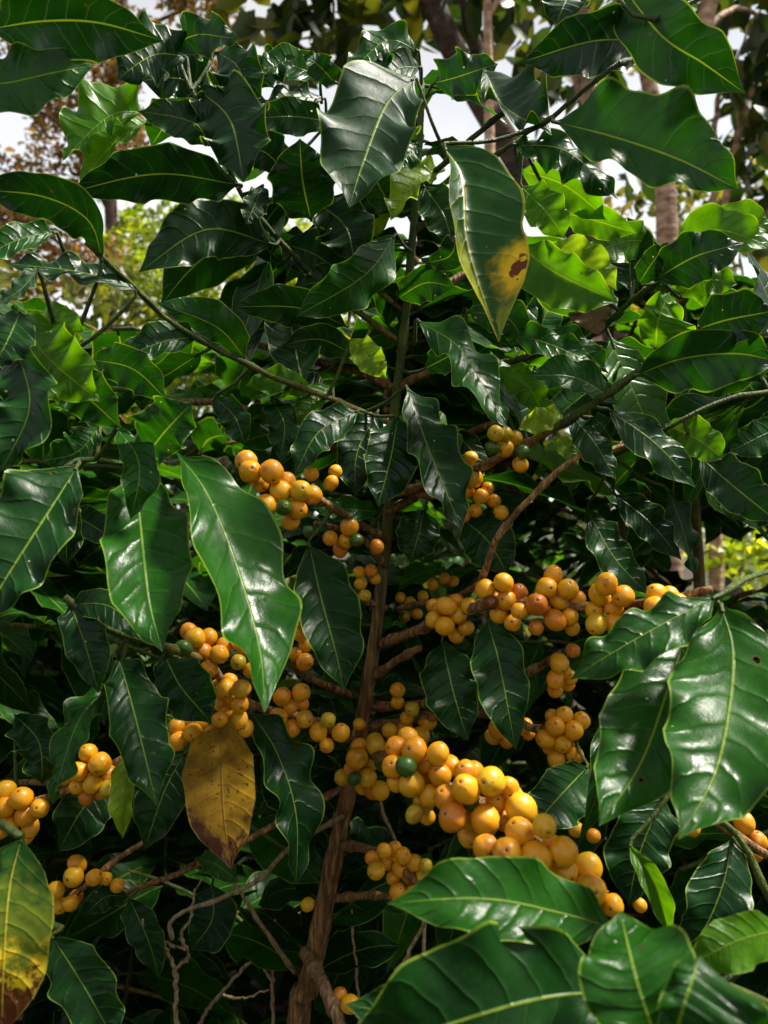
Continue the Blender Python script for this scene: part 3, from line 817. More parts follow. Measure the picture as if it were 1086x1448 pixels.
for ln in BRANCHES.strip().splitlines():
    k, ps, rr, ag = ln.split('|')
    pts = [P(*(float(x) for x in p.split(','))) for p in ps.split()]
    n = max(14, len(pts) * 7)
    q = catmull(np.array(pts), n)
    q += np.cumsum(rng.normal(0, 0.00045, q.shape), 0) * np.linspace(0, 1, n)[:, None]
    r0, r1 = (float(x) for x in rr.split(',')); a0, a1 = (float(x) for x in ag.split(','))
    if k != 'M':
        tpth = SHRUBS[k]['tpath']
        j = np.argmin(np.linalg.norm(tpth - q[0], axis=1))
        q = np.vstack([catmull(np.array([tpth[max(j - 4, 0)], (tpth[max(j - 4, 0)] + q[0]) / 2, q[0]]), 8)[:-1], q])
        n = len(q)
    rec = tube(q, np.linspace(r0, r1, n), 9, np.linspace(a0, a1, n), float(rng.uniform()), 0.042, 0.14)
    SHRUBS[k]['branches'].append(dict(rec=rec, path=q))

def anchor_fn(key, p):
    best = None; bd = 1e9
    for b in SHRUBS[key]['branches'] + [dict(path=SHRUBS[key]['tpath'])]:
        dd = np.linalg.norm(b['path'] - p, axis=1)
        j = int(np.argmin(dd))
        if dd[j] < bd:
            bd = dd[j]; best = b['path'][j]
    return best if bd < 0.075 else p + np.array([0.0, 0.018, -0.012])

for ln in LEAVES.strip().splitlines():
    k, rec = hand_leaf(ln, anchor_fn)
    SHRUBS[k]['leaves'].append(rec)

R0 = 0.0078
for ln in CHERRIES.strip().splitlines():
    k, dh, items = ln.split('|')
    dh = float(dh)
    lst = []
    for it in items.split():
        a = it.split(',')
        lst.append((float(a[0]), float(a[1]), float(a[2]), a[3] if len(a) > 3 else ''))
    lst.sort(key=lambda c: -c[2] - (6 if c[3] in 'gyk' and c[3] else 0))
    placed = []
    for (x, y, r, look) in lst:
        d = dh - 0.011 + rng.uniform(-0.001, 0.001)
        Rr = r * dh / F
        Rr = 0.82 * Rr + 0.18 * R0
        if r < 9.5: Rr = max(Rr, 0.0055); d += 0.004
        if look in ('g', 'y'): d -= 0.007
        for _ in range(30):
            c = P(x, y, d); hit = False
            for (c2, R2) in placed:
                if np.linalg.norm(c - c2) < 0.90 * (Rr + R2):
                    hit = True; break
            if not hit: break
            d += 0.002
        c = P(x, y, d)
        placed.append((c, Rr))
        # points away from its branch, mostly outwards
        bp = None; bd = 9
        for b in SHRUBS[k]['branches']:
            dd = np.linalg.norm(b['path'] - c, axis=1); j = int(np.argmin(dd))
            if dd[j] < bd: bd = dd[j]; bp = b['path'][j]
        ax = (c - bp) / (bd + 1e-9) * 0.8 + rng.normal(0, 0.45, 3) + np.array([0, -0.25, -0.05])
        tone = {'': float(np.clip(rng.normal(0.50, 0.06), 0.36, 0.68)), 'g': 0.03, 'y': 0.30, 'r': 0.80, 'k': 0.97}[look]
        if look == '' and rng.uniform() < 0.10: tone = float(rng.uniform(0.62, 0.76))
        SHRUBS[k]['cherries'].append(cherry(c, ax, Rr, tone, float(rng.uniform())))

# ---- foliage nobody placed by hand: laterals in opposite pairs with leaves in opposite pairs
def grow(key, z0, z1, npairs, reach, tone_rng, keep, seed, spacing=0.046, leafL=(0.10, 0.145), phase=0.0, fullbranch=True, cherry_p=0.0):
    s = SHRUBS[key]
    r = np.random.default_rng(seed)
    tpth = s['tpath']
    for i in range(npairs):
        z = z0 + (z1 - z0) * i / max(npairs - 1, 1) + r.uniform(-.02, .02)
        j = int(np.argmin(np.abs(tpth[:, 2] - z)))
        o = tpth[j]
        az = phase + i * math.pi / 2 + r.uniform(-.35, .35)
        frac = (z - z0) / (z1 - z0 + 1e-6)
        for sd in (0, math.pi):
            a = az + sd + r.uniform(-.15, .15)
            L = reach * (1.0 - 0.62 * frac ** 1.5) * r.uniform(0.8, 1.12)
            dirv = np.array([math.cos(a), math.sin(a), 0])
            rise = 0.25 + 0.55 * frac
            t = np.linspace(0, 1, 16)
            q = o + np.outer(t * L, dirv) + np.outer(L * (rise * t - (0.34 + 0.2 * (1 - frac)) * t ** 2), [0, 0, 1])
            q += np.cumsum(r.normal(0, .0025, q.shape), 0)
            ok = [keep(p) for p in q]
            if not all(ok[:3]):
                continue
            m = len(ok) if all(ok) else ok.index(False)
            if m < 5: continue
            q = q[:m]
            rec = tube(q, np.linspace(.0042, .0018, 16)[:m], 6, np.linspace(.9, .1, 16)[:m], 0.5)
            b = dict(rec=rec, path=q); s['branches'].append(b)
            Ls = np.r_[0, np.cumsum(np.linalg.norm(np.diff(q, axis=0), axis=1))]
            x = r.uniform(.15, .35) * Ls[-1]
            flip = 0
            while x < Ls[-1]:
                p = np.array([np.interp(x, Ls, q[:, c]) for c in range(3)])
                tan = np.array([np.interp(min(x + .01, Ls[-1]), Ls, q[:, c]) for c in range(3)]) - np.array([np.interp(x - .01, Ls, q[:, c]) for c in range(3)])
                tan /= np.linalg.norm(tan) + 1e-9
                sidev = np.cross(tan, [0, 0, 1.0]); sidev /= np.linalg.norm(sidev) + 1e-9
                for sg in (1, -1):
                    dv = sidev * sg * r.uniform(.75, 1.0) + tan * r.uniform(.3, .75) + np.array([0, 0, r.uniform(-.25, .35)])
                    dv /= np.linalg.norm(dv)
                    LL = r.uniform(*leafL)
                    pb = p + dv * 0.008
                    if not (keep(pb + dv * LL) and keep(pb + dv * LL * .5)) or r.uniform() < 0.06: continue
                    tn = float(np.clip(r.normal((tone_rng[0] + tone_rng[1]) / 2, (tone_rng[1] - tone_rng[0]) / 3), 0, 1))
                    upv = np.array([r.normal(0, .25), r.normal(0, .25), 1.0])
                    lf = free_leaf(pb, dv, LL, upv, tn, float(r.uniform()), r.uniform(.1, .6), anchor=p, dust=float(r.uniform(0, .1)))
                    lf.branch = b
                    s['leaves'].append(lf)
                x += spacing * r.uniform(.8, 1.3)

GAPS = [(-100, 205, 105, 250), (130, 215, 250, 440), (205, 340, 265, 300), (200, 335, 385, 455), (372, 450, 180, 212), (880, 1200, 90, 335), (760, 880, 225, 300), (-100, 100, 300, 330)]
def in_gap(x, y):
    return any(a0 < x < a1 and b0 < y < b1 for a0, a1, b0, b1 in GAPS)

def keep_main(p):
    x, y = proj(p)
    if p[1] < 0.62 and -90 < x < 1180 and -90 < y < 1540: return False
    if p[1] < 0.25: return False
    # gaps that stay open in the photograph
    if in_gap(x, y) or y < 60: return False
    if x < 330 and y < 440: return False
    if x > 820 and y < 340: return False
    if 180 < x < 460 and 1270 < y: return False
    if p[1] < 0.70 and 380 < x < 640 and 780 < y < 1460: return False
    return True

def keep_side(p):
    x, y = proj(p)
    if p[1] < 0.64 and -60 < x < 1150 and -60 < y < 1500: return False
    if p[1] < 0.22: return False
    if in_gap(x, y) or y < 300: return False
    if x > 985 and 755 < y < 835: return False
    if 60 < x < 420 and y > 1300: return False
    return True

grow('M', 0.80, 1.66, 26, 0.44, (0.05, 0.40), keep_main, 11, spacing=0.038)
grow('W', 0.60, 1.85, 20, 0.52, (0.0, 0.3), keep_side, 21)
grow('R', 0.60, 1.85, 20, 0.52, (0.05, 0.4), keep_side, 31)

def dress(key, b, r, x0=0.25, spacing=0.024):
    s = SHRUBS[key]
    q = b['path']
    Ls = np.r_[0, np.cumsum(np.linalg.norm(np.diff(q, axis=0), axis=1))]
    x = x0 * Ls[-1]
    while x < Ls[-1]:
        p = np.array([np.interp(x, Ls, q[:, c]) for c in range(3)])
        tan = np.array([np.interp(min(x + .01, Ls[-1]), Ls, q[:, c]) for c in range(3)]) - np.array([np.interp(x - .01, Ls, q[:, c]) for c in range(3)])
        tan /= np.linalg.norm(tan) + 1e-9
        for k in range(2):
            dv = r.normal(0, 1, 3); dv[1] = abs(dv[1]) * .8 + .25; dv -= tan * np.dot(dv, tan) * .7; dv += tan * .35; dv /= np.linalg.norm(dv)
            LL = r.uniform(.065, .125)
            tip = p + dv * LL + np.array([0, 0, -.3 * LL])
            bad = False
            for m_ in (p + dv * LL * .5, tip):
                xx, yy = proj(m_)
                if in_gap(xx, yy) or (xx < 100 and 240 < yy < 440): bad = True
            if bad: continue
            tn = float(np.clip(r.normal(.17, .17), 0, 1))
            s['leaves'].append(free_leaf(p + dv * .008, dv, LL, np.array([r.normal(0, .4), r.normal(0, .4) - .2, 1.0]), tn, float(r.uniform()), r.uniform(.05, .6), 18, 4, p, float(r.uniform(0, .1))))
        x += spacing * r.uniform(.8, 1.3)
rd = np.random.default_rng(77)
for bi in (0, 1, 2, 3, 4):
    dress('M', SHRUBS['M']['branches'][bi], rd)
stem = SHRUBS['M']['tpath'][105:]
dress('M', dict(path=stem), rd, 0.0, 0.013)
for bi in (2, 3): dress('W', SHRUBS['W']['branches'][bi], rd, .5)
for bi in (1,): dress('R', SHRUBS['R']['branches'][bi], rd, .3)

REAR = [('A', (-0.42, 1.30), 1.62, 'coffee shrub in the shade just behind the left half of the laden central shrub', 41),
        ('B', (0.40, 1.25), 1.72, 'coffee shrub just behind the right half of the laden central shrub, under the tree trunks', 42),
        ('C', (-0.02, 1.55), 1.76, 'coffee shrub standing straight behind the central trunk, between its two rear neighbours', 43),
        ('D', (-1.05, 1.75), 1.62, 'coffee shrub farther back at the left, below the brownish tree', 44),
        ('E', (1.02, 1.80), 1.80, 'coffee shrub farther back at the right, below the straight pale trunk', 45),
        ('U', (0.45, 1.06), 1.66, 'coffee shrub pressed close behind the right side of the laden one, nearest in shade', 49),
        ('V', (-0.62, 1.00), 1.56, 'coffee shrub pressed close behind the left side of the laden one, in deep shade', 50),
        ('J', (-0.80, 1.22), 1.58, 'coffee shrub behind the left edge of the thicket, in shade', 47),
        ('Q', (0.82, 1.20), 1.70, 'coffee shrub behind the broad glossy leaves at the right edge', 48),
        ('H', (0.25, 2.35), 1.9, 'farthest coffee shrub, glimpsed through leaves right of the central stem top', 46)]
def keep_rear(p):
    x, y = proj(p)
    if p[1] < 0.80: return False
    if 985 < x < 1090 and 755 < y < 835: return False
    if in_gap(x, y): return False
    if x < 460 and y < 455: return False
    if 400 < x < 560 and y < 360: return False
    if 560 < x < 760 and y < 300: return False
    if x > 760 and y < 350: return False
    return True
for key, (bx, by), top, lab, sd in REAR:
    shrub(key, (bx, by, 0), lab)
    add_trunk(key, [(bx, by, 0), (bx + .02, by, top * .5), (bx - .01, by + .02, top)], [.017, .012, .003], [1, .9, .1], n=30, sides=9)
    grow(key, 0.35, top - .04, 25 if sd < 46 else 16, 0.56, (0.0, 0.45), keep_rear, sd, spacing=0.046, leafL=(.115, .16))

# ---- leave out filler leaves that would grow across the fruit and the leaves placed by hand
CELL = 6
zb = np.full((1448 // CELL + 40, 1086 // CELL + 40), 9.0)
def cells(v):
    x, y = proj(v)
    ix = np.floor(x / CELL).astype(int) + 20; iy = np.floor(y / CELL).astype(int) + 20
    ok = (ix >= 0) & (iy >= 0) & (ix < zb.shape[1]) & (iy < zb.shape[0]) & (v[:, 1] > .05)
    return ix[ok], iy[ok], v[ok, 1]
for s in SHRUBS.values():
    for r_ in [l for l in s['leaves'] if l.hand] + s['cherries']:
        ix, iy, dd = cells(r_.v)
        np.minimum.at(zb, (iy, ix), dd)
for s in SHRUBS.values():
    keepl = []
    for l in s['leaves']:
        if not l.hand:
            ix, iy, dd = cells(l.v)
            if len(dd) and (zb[iy, ix] < 8).any() and (dd < zb[iy, ix] - 0.005)[zb[iy, ix] < 8].sum() > 0.10 * len(dd): continue
            if l.v[:, 1].min() < 0.50 and len(dd) and ((ix > 20) & (ix < 201) & (iy > 20) & (iy < 261)).any(): continue
        keepl.append(l)
    s['leaves'] = keepl

# ------------------------------------------------------------------ which pieces show largest (their own objects)
allr = []
for s in SHRUBS.values():
    allr += [s['trunk']] + [b['rec'] for b in s['branches']] + s['leaves'] + s['cherries']
VV = []; FF = []; off = 0
for r_ in allr:
    VV.append(r_.v); FF += [tuple(i + off for i in f) for f in r_.f]; off += len(r_.v)
bvh = BVHTree.FromPolygons(np.vstack(VV).tolist(), FF)
eye = Vector((0, 0, CAM_H))
def visible_score(rec):
    x, y = proj(rec.v)
    area = (x.max() - x.min()) * (y.max() - y.min())
    hit = 0
    for p in rec.sample:
        px, py = proj(p)
        if not (0 < px < 1086 and 0 < py < 1448) or p[1] < .05: continue
        dv = Vector(p.tolist()) - eye
        L = dv.length
        h = bvh.ray_cast(eye, dv / L, L - 0.004)
        if h[0] is None: hit += 1
    return area * hit / len(rec.sample)
for s in SHRUBS.values():
    for r_ in s['leaves'] + s['cherries']:
        r_.score = visible_score(r_)

def nearest_branch(s, p):
    best = None; bd = 1e9
    for i, b in enumerate(s['branches']):
        dd = np.linalg.norm(b['path'] - p, axis=1).min()
        if dd < bd: bd = dd; best = i
    return best, bd

LEAF_LABEL = {1: 'large green leaf turning yellow with a scorched brown patch', 2: 'yellow green leaf with a rusty brown lower end', 3: 'withered ochre leaf flecked with brown'}
for key, s in SHRUBS.items():
    root = thing('coffee_shrub', s['base'], s['label'], 'coffee shrub', GROUPS_SHRUB)
    make_obj('trunk', s['trunk'], [M_WOOD], root, s['base'])
    lv = sorted(s['leaves'], key=lambda r_: -r_.score)
    one = [r_ for r_ in lv[:100] if r_.score > 0]
    rest = lv[len(one):]
    ch = sorted(s['cherries'], key=lambda r_: -r_.score)
    chone = ch[:100]; chrest = ch[100:]
    # branches: those that carry something shown, or belong to the hand-placed ones, are parts of their own
    bobj = {}
    shown = set()
    want = []
    for r_ in one + chone:
        i, d = nearest_branch(s, r_.org)
        want.append((r_, i if d < 0.09 else None))
        if i is not None: shown.add(i)
    hand = {'M': 25, 'W': 7, 'R': 6}.get(key, 0)
    shown |= set(range(hand))
    for i in sorted(shown)[:100]:
        b = s['branches'][i]
        bobj[i] = (make_obj('branch', b['rec'], [M_WOOD], root, s['base']), b['rec'].org)
    left = [b['rec'] for i, b in enumerate(s['branches']) if i not in bobj]
    if left:
        make_obj('hidden_branch', merge(left, s['base']), [M_WOOD], root, s['base'], kind='stuff')
    for r_, i in want:
        par, po = (root, s['base']) if i is None or i not in bobj else bobj[i]
        if r_ in s['cherries']:
            make_obj('cherry', r_, [M_CHERRY], par, po)
        else:
            sl = int(r_.mi[0])
            make_obj('leaf', r_, LEAF_SLOTS, par, po, label=LEAF_LABEL.get(sl))
    if rest:
        make_obj('foliage', merge(rest, s['base']), LEAF_SLOTS, root, s['base'], kind='stuff')
    if chrest:
        make_obj('cherries', merge(chrest, s['base']), [M_CHERRY], root, s['base'], kind='stuff')

# ------------------------------------------------------------------ dry stems on the ground, a caught dead leaf
def px_tube(spec, r0, r1, sides=7, knots=0.05):
    pts = [P(*(float(x) for x in p.split(','))) for p in spec.split()]
    n = max(12, 7 * len(pts))
    q = catmull(np.array(pts), n)
    q += rng.normal(0, .0006, q.shape)
    return tube(q, np.linspace(r0, r1, n), sides, 1.0, .5, knots, .12)

def dry_stem(label, main, r, twigs=()):
    rec = px_tube(main, r, r * .7)
    base = rec.org.copy()
    # carry the stem down to the soil
    down = tube(catmull(np.array([[base[0] - .02, base[1] + .03, 0], [base[0] - .01, base[1] + .01, base[2] * .5], base]), 14), np.linspace(r * 1.2, r, 14), 7, 1, .5, .05, .12)
    g0 = down.org
    root = thing('dry_stem', g0, label, 'dry stem', 'bare dry stems under the shrubs')
    make_obj('stem', merge([down, rec], g0), [M_TWIG], root, g0)
    for t in twigs:
        rt = px_tube(t, r * .7, r * .4, 6, .03)
        make_obj('twig', rt, [M_TWIG], root, g0)

dry_stem('forked dry stem with crooked twigs at its tip, left of the trunk', '250,1500,.58 249,1440,.58 247,1372,.575 238,1345,.57', .0020,
         ['238,1345,.57 226,1328,.56 212,1318,.56 200,1300,.555', '250,1370,.575 268,1350,.57 262,1340,.565', '262,1342,.565 256,1320,.56 272,1295,.56 274,1265,.565 286,1240,.57',
          '226,1328,.56 244,1336,.56 262,1344,.56'])
dry_stem('thin upright dry stem close to the left side of the trunk', '388,1500,.74 386,1448,.73 385,1380,.72 388,1300,.71', .0019, ['386,1390,.72 372,1370,.71 362,1362,.71'])
dry_stem('slanting dry stem low in the dark, between the forked one and the trunk', '270,1470,.8 300,1420,.78 340,1375,.77 372,1345,.76', .0021, ['312,1405,.78 340,1412,.77 380,1400,.77'])
dry_stem('pale slanting dry stem right of the trunk foot', '535,1430,.60 560,1378,.575 590,1325,.56 602,1300,.55', .0020, ['600,1302,.55 620,1299,.55 640,1302,.55'])
dry_stem('slim dry stem right of the trunk, behind the lowest round cherry cluster', '600,1290,.75 575,1220,.68 555,1180,.66 536,1130,.65', .0019)
dry_stem('hair thin upright dry stem right of the lower trunk', '510,1470,.70 506,1400,.69 500,1330,.68 497,1280,.68', .0014)

sh, rec = hand_leaf('X|806,436 832,428 846,474|26,34|.565,.555|X|w', lambda k, p: None)
dl = make_obj('dead_leaf', rec, LEAF_SLOTS)
dl['label'] = 'crumpled dry pale brown leaf caught among green leaves below the blotched yellow leaf'; dl['category'] = 'dead leaf'

# ------------------------------------------------------------------ trees behind
def leaf_cloud(centers, radii, count, size, seed, hang=0.4, tonebias=0.0):
    r = np.random.default_rng(seed)
    centers = np.asarray(centers); radii = np.asarray(radii)
    pr = radii ** 2 / (radii ** 2).sum()
    ci = r.choice(len(centers), count, p=pr)
    v = r.normal(0, 1, (count, 3)); v /= np.linalg.norm(v, axis=1)[:, None]
    rad = r.uniform(0.25, 1, count) ** 0.6
    pos = centers[ci] + v * (radii[ci] * rad)[:, None]
    ax = r.normal(0, 1, (count, 3)); ax[:, 2] -= hang; ax /= np.linalg.norm(ax, axis=1)[:, None]
    sd = np.cross(ax, r.normal(0, 1, (count, 3)) + np.array([0, 0, 1.2])); sd /= np.linalg.norm(sd, axis=1)[:, None]
    nn = np.cross(sd, ax)
    L = size * r.uniform(.6, 1.3, count)[:, None]; W = L * .24
    verts = np.stack([pos, pos + ax * L * .3 + sd * W + nn * L * .06, pos + ax * L * .68 + sd * W * .8 + nn * L * .03, pos + ax * L,
                      pos + ax * L * .68 - sd * W * .8 + nn * L * .03, pos + ax * L * .3 - sd * W + nn * L * .06,
                      pos + ax * L * .5 - nn * L * .02], 1).reshape(-1, 3)
    f = []
    for i in range(count):
        b = i * 7
        f += [(b, b + 1, b + 2, b + 6), (b + 6, b + 2, b + 3), (b + 6, b + 3, b + 4), (b, b + 6, b + 4, b + 5)]
    rec = Rec(verts, f, np.zeros((len(verts), 2)), 0.5, 0.5, 0, 0, centers.mean(0))
    clump = r.uniform(-.25, .25, len(centers))[ci]
    rec.rnd = np.repeat(np.clip(r.normal(.5 + tonebias, .22, count) + clump, 0, 1), 7)
    return rec

def tree(name, label, trunk_pts, trunk_r, limbs, crown, bark, cmat, cat='tree', group=None):
    """trunk_pts / limbs: lists of world points; crown: (centers, radii, count, size, seed, hang)"""
    n = 46
    q = catmull(np.array(trunk_pts), n)
    t = np.linspace(0, 1, n)
    tr = tube(q, np.interp(t, np.linspace(0, 1, len(trunk_r)), trunk_r), 14, 1, .5, 0, .07)
    base = tr.org
    root = thing(name, base, label, cat, group)
    make_obj('trunk', tr, [bark], root, base)
    for pts, r0, r1 in limbs:
        qq = catmull(np.array(pts), 24)
        qq += np.cumsum(rng.normal(0, .004, qq.shape), 0)
        make_obj('limb', tube(qq, np.linspace(r0, r1, 24), 9, 1, .5, 0, .07), [bark], root, base)
    if crown is not None:
        make_obj('crown', leaf_cloud(*crown), [cmat], root, base)
    return root

C_DARK = crown_material('broad_dark_foliage', (.006, .018, .004), (.024, .050, .006), (.11, .11, .010), .4)
C_RUST = crown_material('rusty_foliage', (.05, .042, .010), (.19, .105, .025), (.42, .22, .06), .35)
C_LIME = crown_material('sunny_foliage', (.06, .12, .006), (.20, .28, .012), (.40, .44, .030), .45)
C_GOLD = crown_material('golden_green_foliage', (.03, .05, .008), (.11, .12, .012), (.28, .22, .03), .45)

def cl(items):   # clump centres given as x,y,d,radius in metres
    c = [P(a, b, d) for a, b, d, _ in items]
    return np.array(c), np.array([r_ for *_, r_ in items])

def gnd(x, y): return (x, y, 0.0)
g3 = 'tall stems of the shade trees behind'
# dark leaning trunk, top centre
b0 = P(900, 560, 3.4)
c_, r_ = cl([(420, 20, 3.2, .28), (500, -10, 3.3, .3), (380, -60, 3.3, .35), (560, 10, 3.6, .26), (470, 60, 3.5, .16), (640, -60, 3.4, .35), (520, -160, 3.4, .45), (720, 20, 3.8, .2), (760, -40, 3.6, .3), (650, 40, 4.1, .2), (400, -180, 3.4, .4)])
tree('shade_tree', 'dark brown leaning trunk crossing behind the shrub top, under broad dark leaves',
     [gnd(b0[0] + .35, 3.5), P(860, 420, 3.45), P(760, 270, 3.4), P(672, 130, 3.35), P(615, 10, 3.3), P(560, -140, 3.3)], [.10, .085, .075, .068, .060, .04],
     [([P(672, 130, 3.35), P(628, 50, 3.3), P(590, -40, 3.25)], .03, .022), ([P(700, 175, 3.38), P(668, 60, 3.4), P(640, -60, 3.4)], .04, .025), ([P(615, 10, 3.3), P(520, -30, 3.25), P(420, -20, 3.2)], .022, .01)],
     (c_, r_, 480, .19, 101, .8, .12), M_DARK, C_DARK, group=g3)
b0 = P(692, 500, 3.0)
tree('shade_tree', 'slender straight reddish stem standing right of the shrub tip', [gnd(b0[0], 3.05), P(693, 420, 3.02), P(692, 200, 3.0), P(690, 60, 3.0), P(686, -120, 3.0)], [.03, .026, .023, .021, .015],
     [([P(690, 20, 3.0), P(730, -40, 3.05), P(770, -120, 3.1)], .012, .006)], (*cl([(700, -90, 3.0, .22), (770, -110, 3.1, .2), (740, 90, 3.2, .12)]), 90, .17, 102, .7), M_PINK, C_DARK, group=g3)
b0 = P(944, 700, 3.3)
c_, r_ = cl([(980, 40, 3.9, .25), (1060, 30, 3.6, .3), (1090, 120, 3.6, .22), (880, -60, 3.5, .3), (1000, -80, 3.5, .35), (1080, 260, 4.2, .2), (1060, 180, 4.4, .18), (880, 100, 4.4, .2), (840, 60, 4.2, .2), (1090, -60, 3.4, .4), (900, 240, 4.6, .15)])
tree('shade_tree', 'pale spotted straight trunk at the right that forks behind the big sunlit leaf',
     [gnd(b0[0] + .02, 3.35), P(946, 720, 3.32), P(944, 420, 3.3), P(942, 300, 3.3), P(932, 190, 3.3), P(912, 90, 3.3), P(880, -60, 3.3)], [.075, .062, .055, .053, .047, .036, .026],
     [([P(940, 230, 3.3), P(962, 140, 3.27), P(985, 60, 3.25), P(1015, -50, 3.25)], .048, .034), ([P(985, 60, 3.25), P(1040, 10, 3.4), P(1090, 20, 3.5)], .018, .008)],
     (c_, r_, 300, .17, 103, .9), M_PINK, C_DARK, group=g3)
b0 = P(845, 700, 4.4)
tree('shade_tree', 'second pale trunk, partly hidden left of the spotted forking one', [gnd(b0[0], 4.4), P(846, 500, 4.4), P(842, 300, 4.4), P(838, 200, 4.4), P(824, 20, 4.4), P(815, -90, 4.4)], [.07, .06, .055, .05, .045, .035],
     [([P(836, 160, 4.4), P(800, 60, 4.5), P(770, -40, 4.5)], .025, .015)], (*cl([(800, -70, 4.4, .35), (850, -60, 4.5, .35), (800, 120, 4.8, .2)]), 170, .19, 104, .8), M_PINK, C_DARK, group=g3)
b0 = P(1010, 700, 3.8)
tree('shade_tree', 'thin forked stems at the far right against the sky gaps', [gnd(b0[0], 3.8), P(1016, 400, 3.8), P(1028, 270, 3.8), P(1045, 190, 3.8), P(1068, 110, 3.8), P(1090, 20, 3.8)], [.04, .034, .026, .022, .018, .012],
     [([P(1012, 300, 3.8), P(1005, 200, 3.8), P(1022, 120, 3.85)], .02, .012), ([P(1045, 190, 3.8), P(1040, 120, 3.85), P(1060, 40, 3.9)], .012, .007)],
     (*cl([(1070, 150, 3.9, .2), (1085, 230, 3.8, .2), (1095, 60, 3.8, .25), (1040, 340, 4.2, .15)]), 150, .18, 105, .9), M_PINK, C_DARK, group=g3)
# rusty tree at the left
def scatter(n, x0, x1, y0, y1, d0, d1, ra, rb, seed):
    r = np.random.default_rng(seed)
    return [(r.uniform(x0, x1), r.uniform(y0, y1), r.uniform(d0, d1), r.uniform(ra, rb)) for _ in range(n)]
b0 = P(150, 724, 11)
c_, r_ = cl(scatter(46, -120, 225, 60, 430, 10, 12.5, .25, .55, 5) + scatter(14, 130, 330, -60, 80, 10, 12, .2, .5, 6) + scatter(12, -150, 130, -150, 60, 10, 12, .4, .7, 7))
tree('rusty_tree', 'tall tree with loose rusty brown foliage against the white sky at the left', [gnd(b0[0], 11), P(152, 560, 11), P(158, 330, 11), P(150, 180, 11), P(170, 40, 11), P(190, -120, 11)], [.22, .18, .12, .09, .07, .04],
     [([P(156, 300, 11), P(90, 180, 10.8), P(10, 140, 10.6)], .05, .02), ([P(152, 200, 11), P(110, 140, 10.8), P(60, 110, 10.7)], .04, .015), ([P(158, 330, 11), P(230, 260, 10.8), P(290, 230, 10.7)], .05, .02), ([P(160, 420, 11), P(70, 330, 10.8), P(-10, 300, 10.6)], .05, .02), ([P(165, 80, 11), P(230, 30, 11), P(300, 10, 11)], .04, .02)],
     (c_, r_, 17000, .12, 106, .3, -.15), M_DARK, C_RUST)
b0 = P(320, 724, 8)
c_, r_ = cl(scatter(34, 190, 470, 300, 560, 7.4, 9, .25, .5, 8))
tree('bushy_tree', 'sunlit yellow green bushy tree glimpsed behind the upper left leaves', [gnd(b0[0], 8), P(320, 560, 8), P(330, 420, 8), P(340, 330, 8)], [.12, .09, .06, .03],
     [([P(320, 560, 8), P(260, 470, 7.8), P(220, 420, 7.8)], .04, .015), ([P(325, 500, 8), P(390, 420, 8), P(420, 360, 8)], .04, .015)], (c_, r_, 9000, .10, 107, .3, .05), M_DARK, C_LIME)
b0 = P(60, 724, 7)
c_, r_ = cl(scatter(26, -140, 210, 410, 640, 6.5, 8, .25, .45, 9))
tree('bushy_tree', 'golden green bush low behind the leaves at the left edge', [gnd(b0[0], 7), P(60, 600, 7), P(70, 470, 7)], [.09, .07, .03], [([P(62, 580, 7), P(0, 500, 7), P(-40, 450, 7)], .03, .012)], (c_, r_, 2600, .13, 108, .3), M_DARK, C_GOLD)
b0 = P(1060, 724, 6.5)
c_, r_ = cl(scatter(30, 780, 1200, 240, 520, 6.2, 8, .2, .42, 10))
tree('bushy_tree', 'golden green bush between and behind the pale trunks at the right', [gnd(b0[0], 6.8), P(1040, 560, 6.8), P(1000, 400, 6.8)], [.09, .07, .03], [([P(1040, 560, 6.8), P(1090, 430, 6.8), P(1130, 350, 6.8)], .03, .012)], (c_, r_, 2300, .14, 109, .3), M_DARK, C_GOLD)
b0 = P(1040, 900, 4.0)
c_, r_ = cl(scatter(18, 930, 1200, 730, 900, 3.6, 4.6, .10, .2, 12))
tree('low_plant', 'low bright green plant in the sunlit gap at the right edge', [gnd(b0[0], 4.0), P(1040, 960, 4), P(1040, 840, 4)], [.02, .015, .008], [([P(1040, 940, 4), P(1080, 850, 4), P(1100, 790, 4)], .01, .005)], (c_, r_, 900, .09, 110, .2, .1), M_DARK, C_LIME, cat='plant')

# far bushes that close the view between the stems
far = scatter(50, -600, 700, 500, 780, 9, 12, .5, .9, 13) + scatter(50, 500, 1700, 400, 780, 9, 12, .5, .9, 14)
c_, r_ = cl(far)
w = make_obj('far_thicket', leaf_cloud(c_, r_, 9000, .34, 111, .3), [C_DARK], kind='stuff')
w['label'] = 'dark green thicket closing the view behind the shrubs'; w['category'] = 'thicket'

r_u = np.random.default_rng(51)
cu = np.stack([r_u.uniform(-3.5, 3.5, 120), r_u.uniform(2.2, 4.2, 120), r_u.uniform(0.0, 0.85, 120)], 1)
cu = np.array([c for c in cu if not (850 < proj(c)[0] < 1150 and proj(c)[1] < 900)])
w = make_obj('undergrowth', leaf_cloud(cu, r_u.uniform(.22, .4, len(cu)), 8000, .15, 113, .4), [C_DARK], kind='stuff')
w['label'] = 'dark undergrowth between the shrub rows'; w['category'] = 'undergrowth'
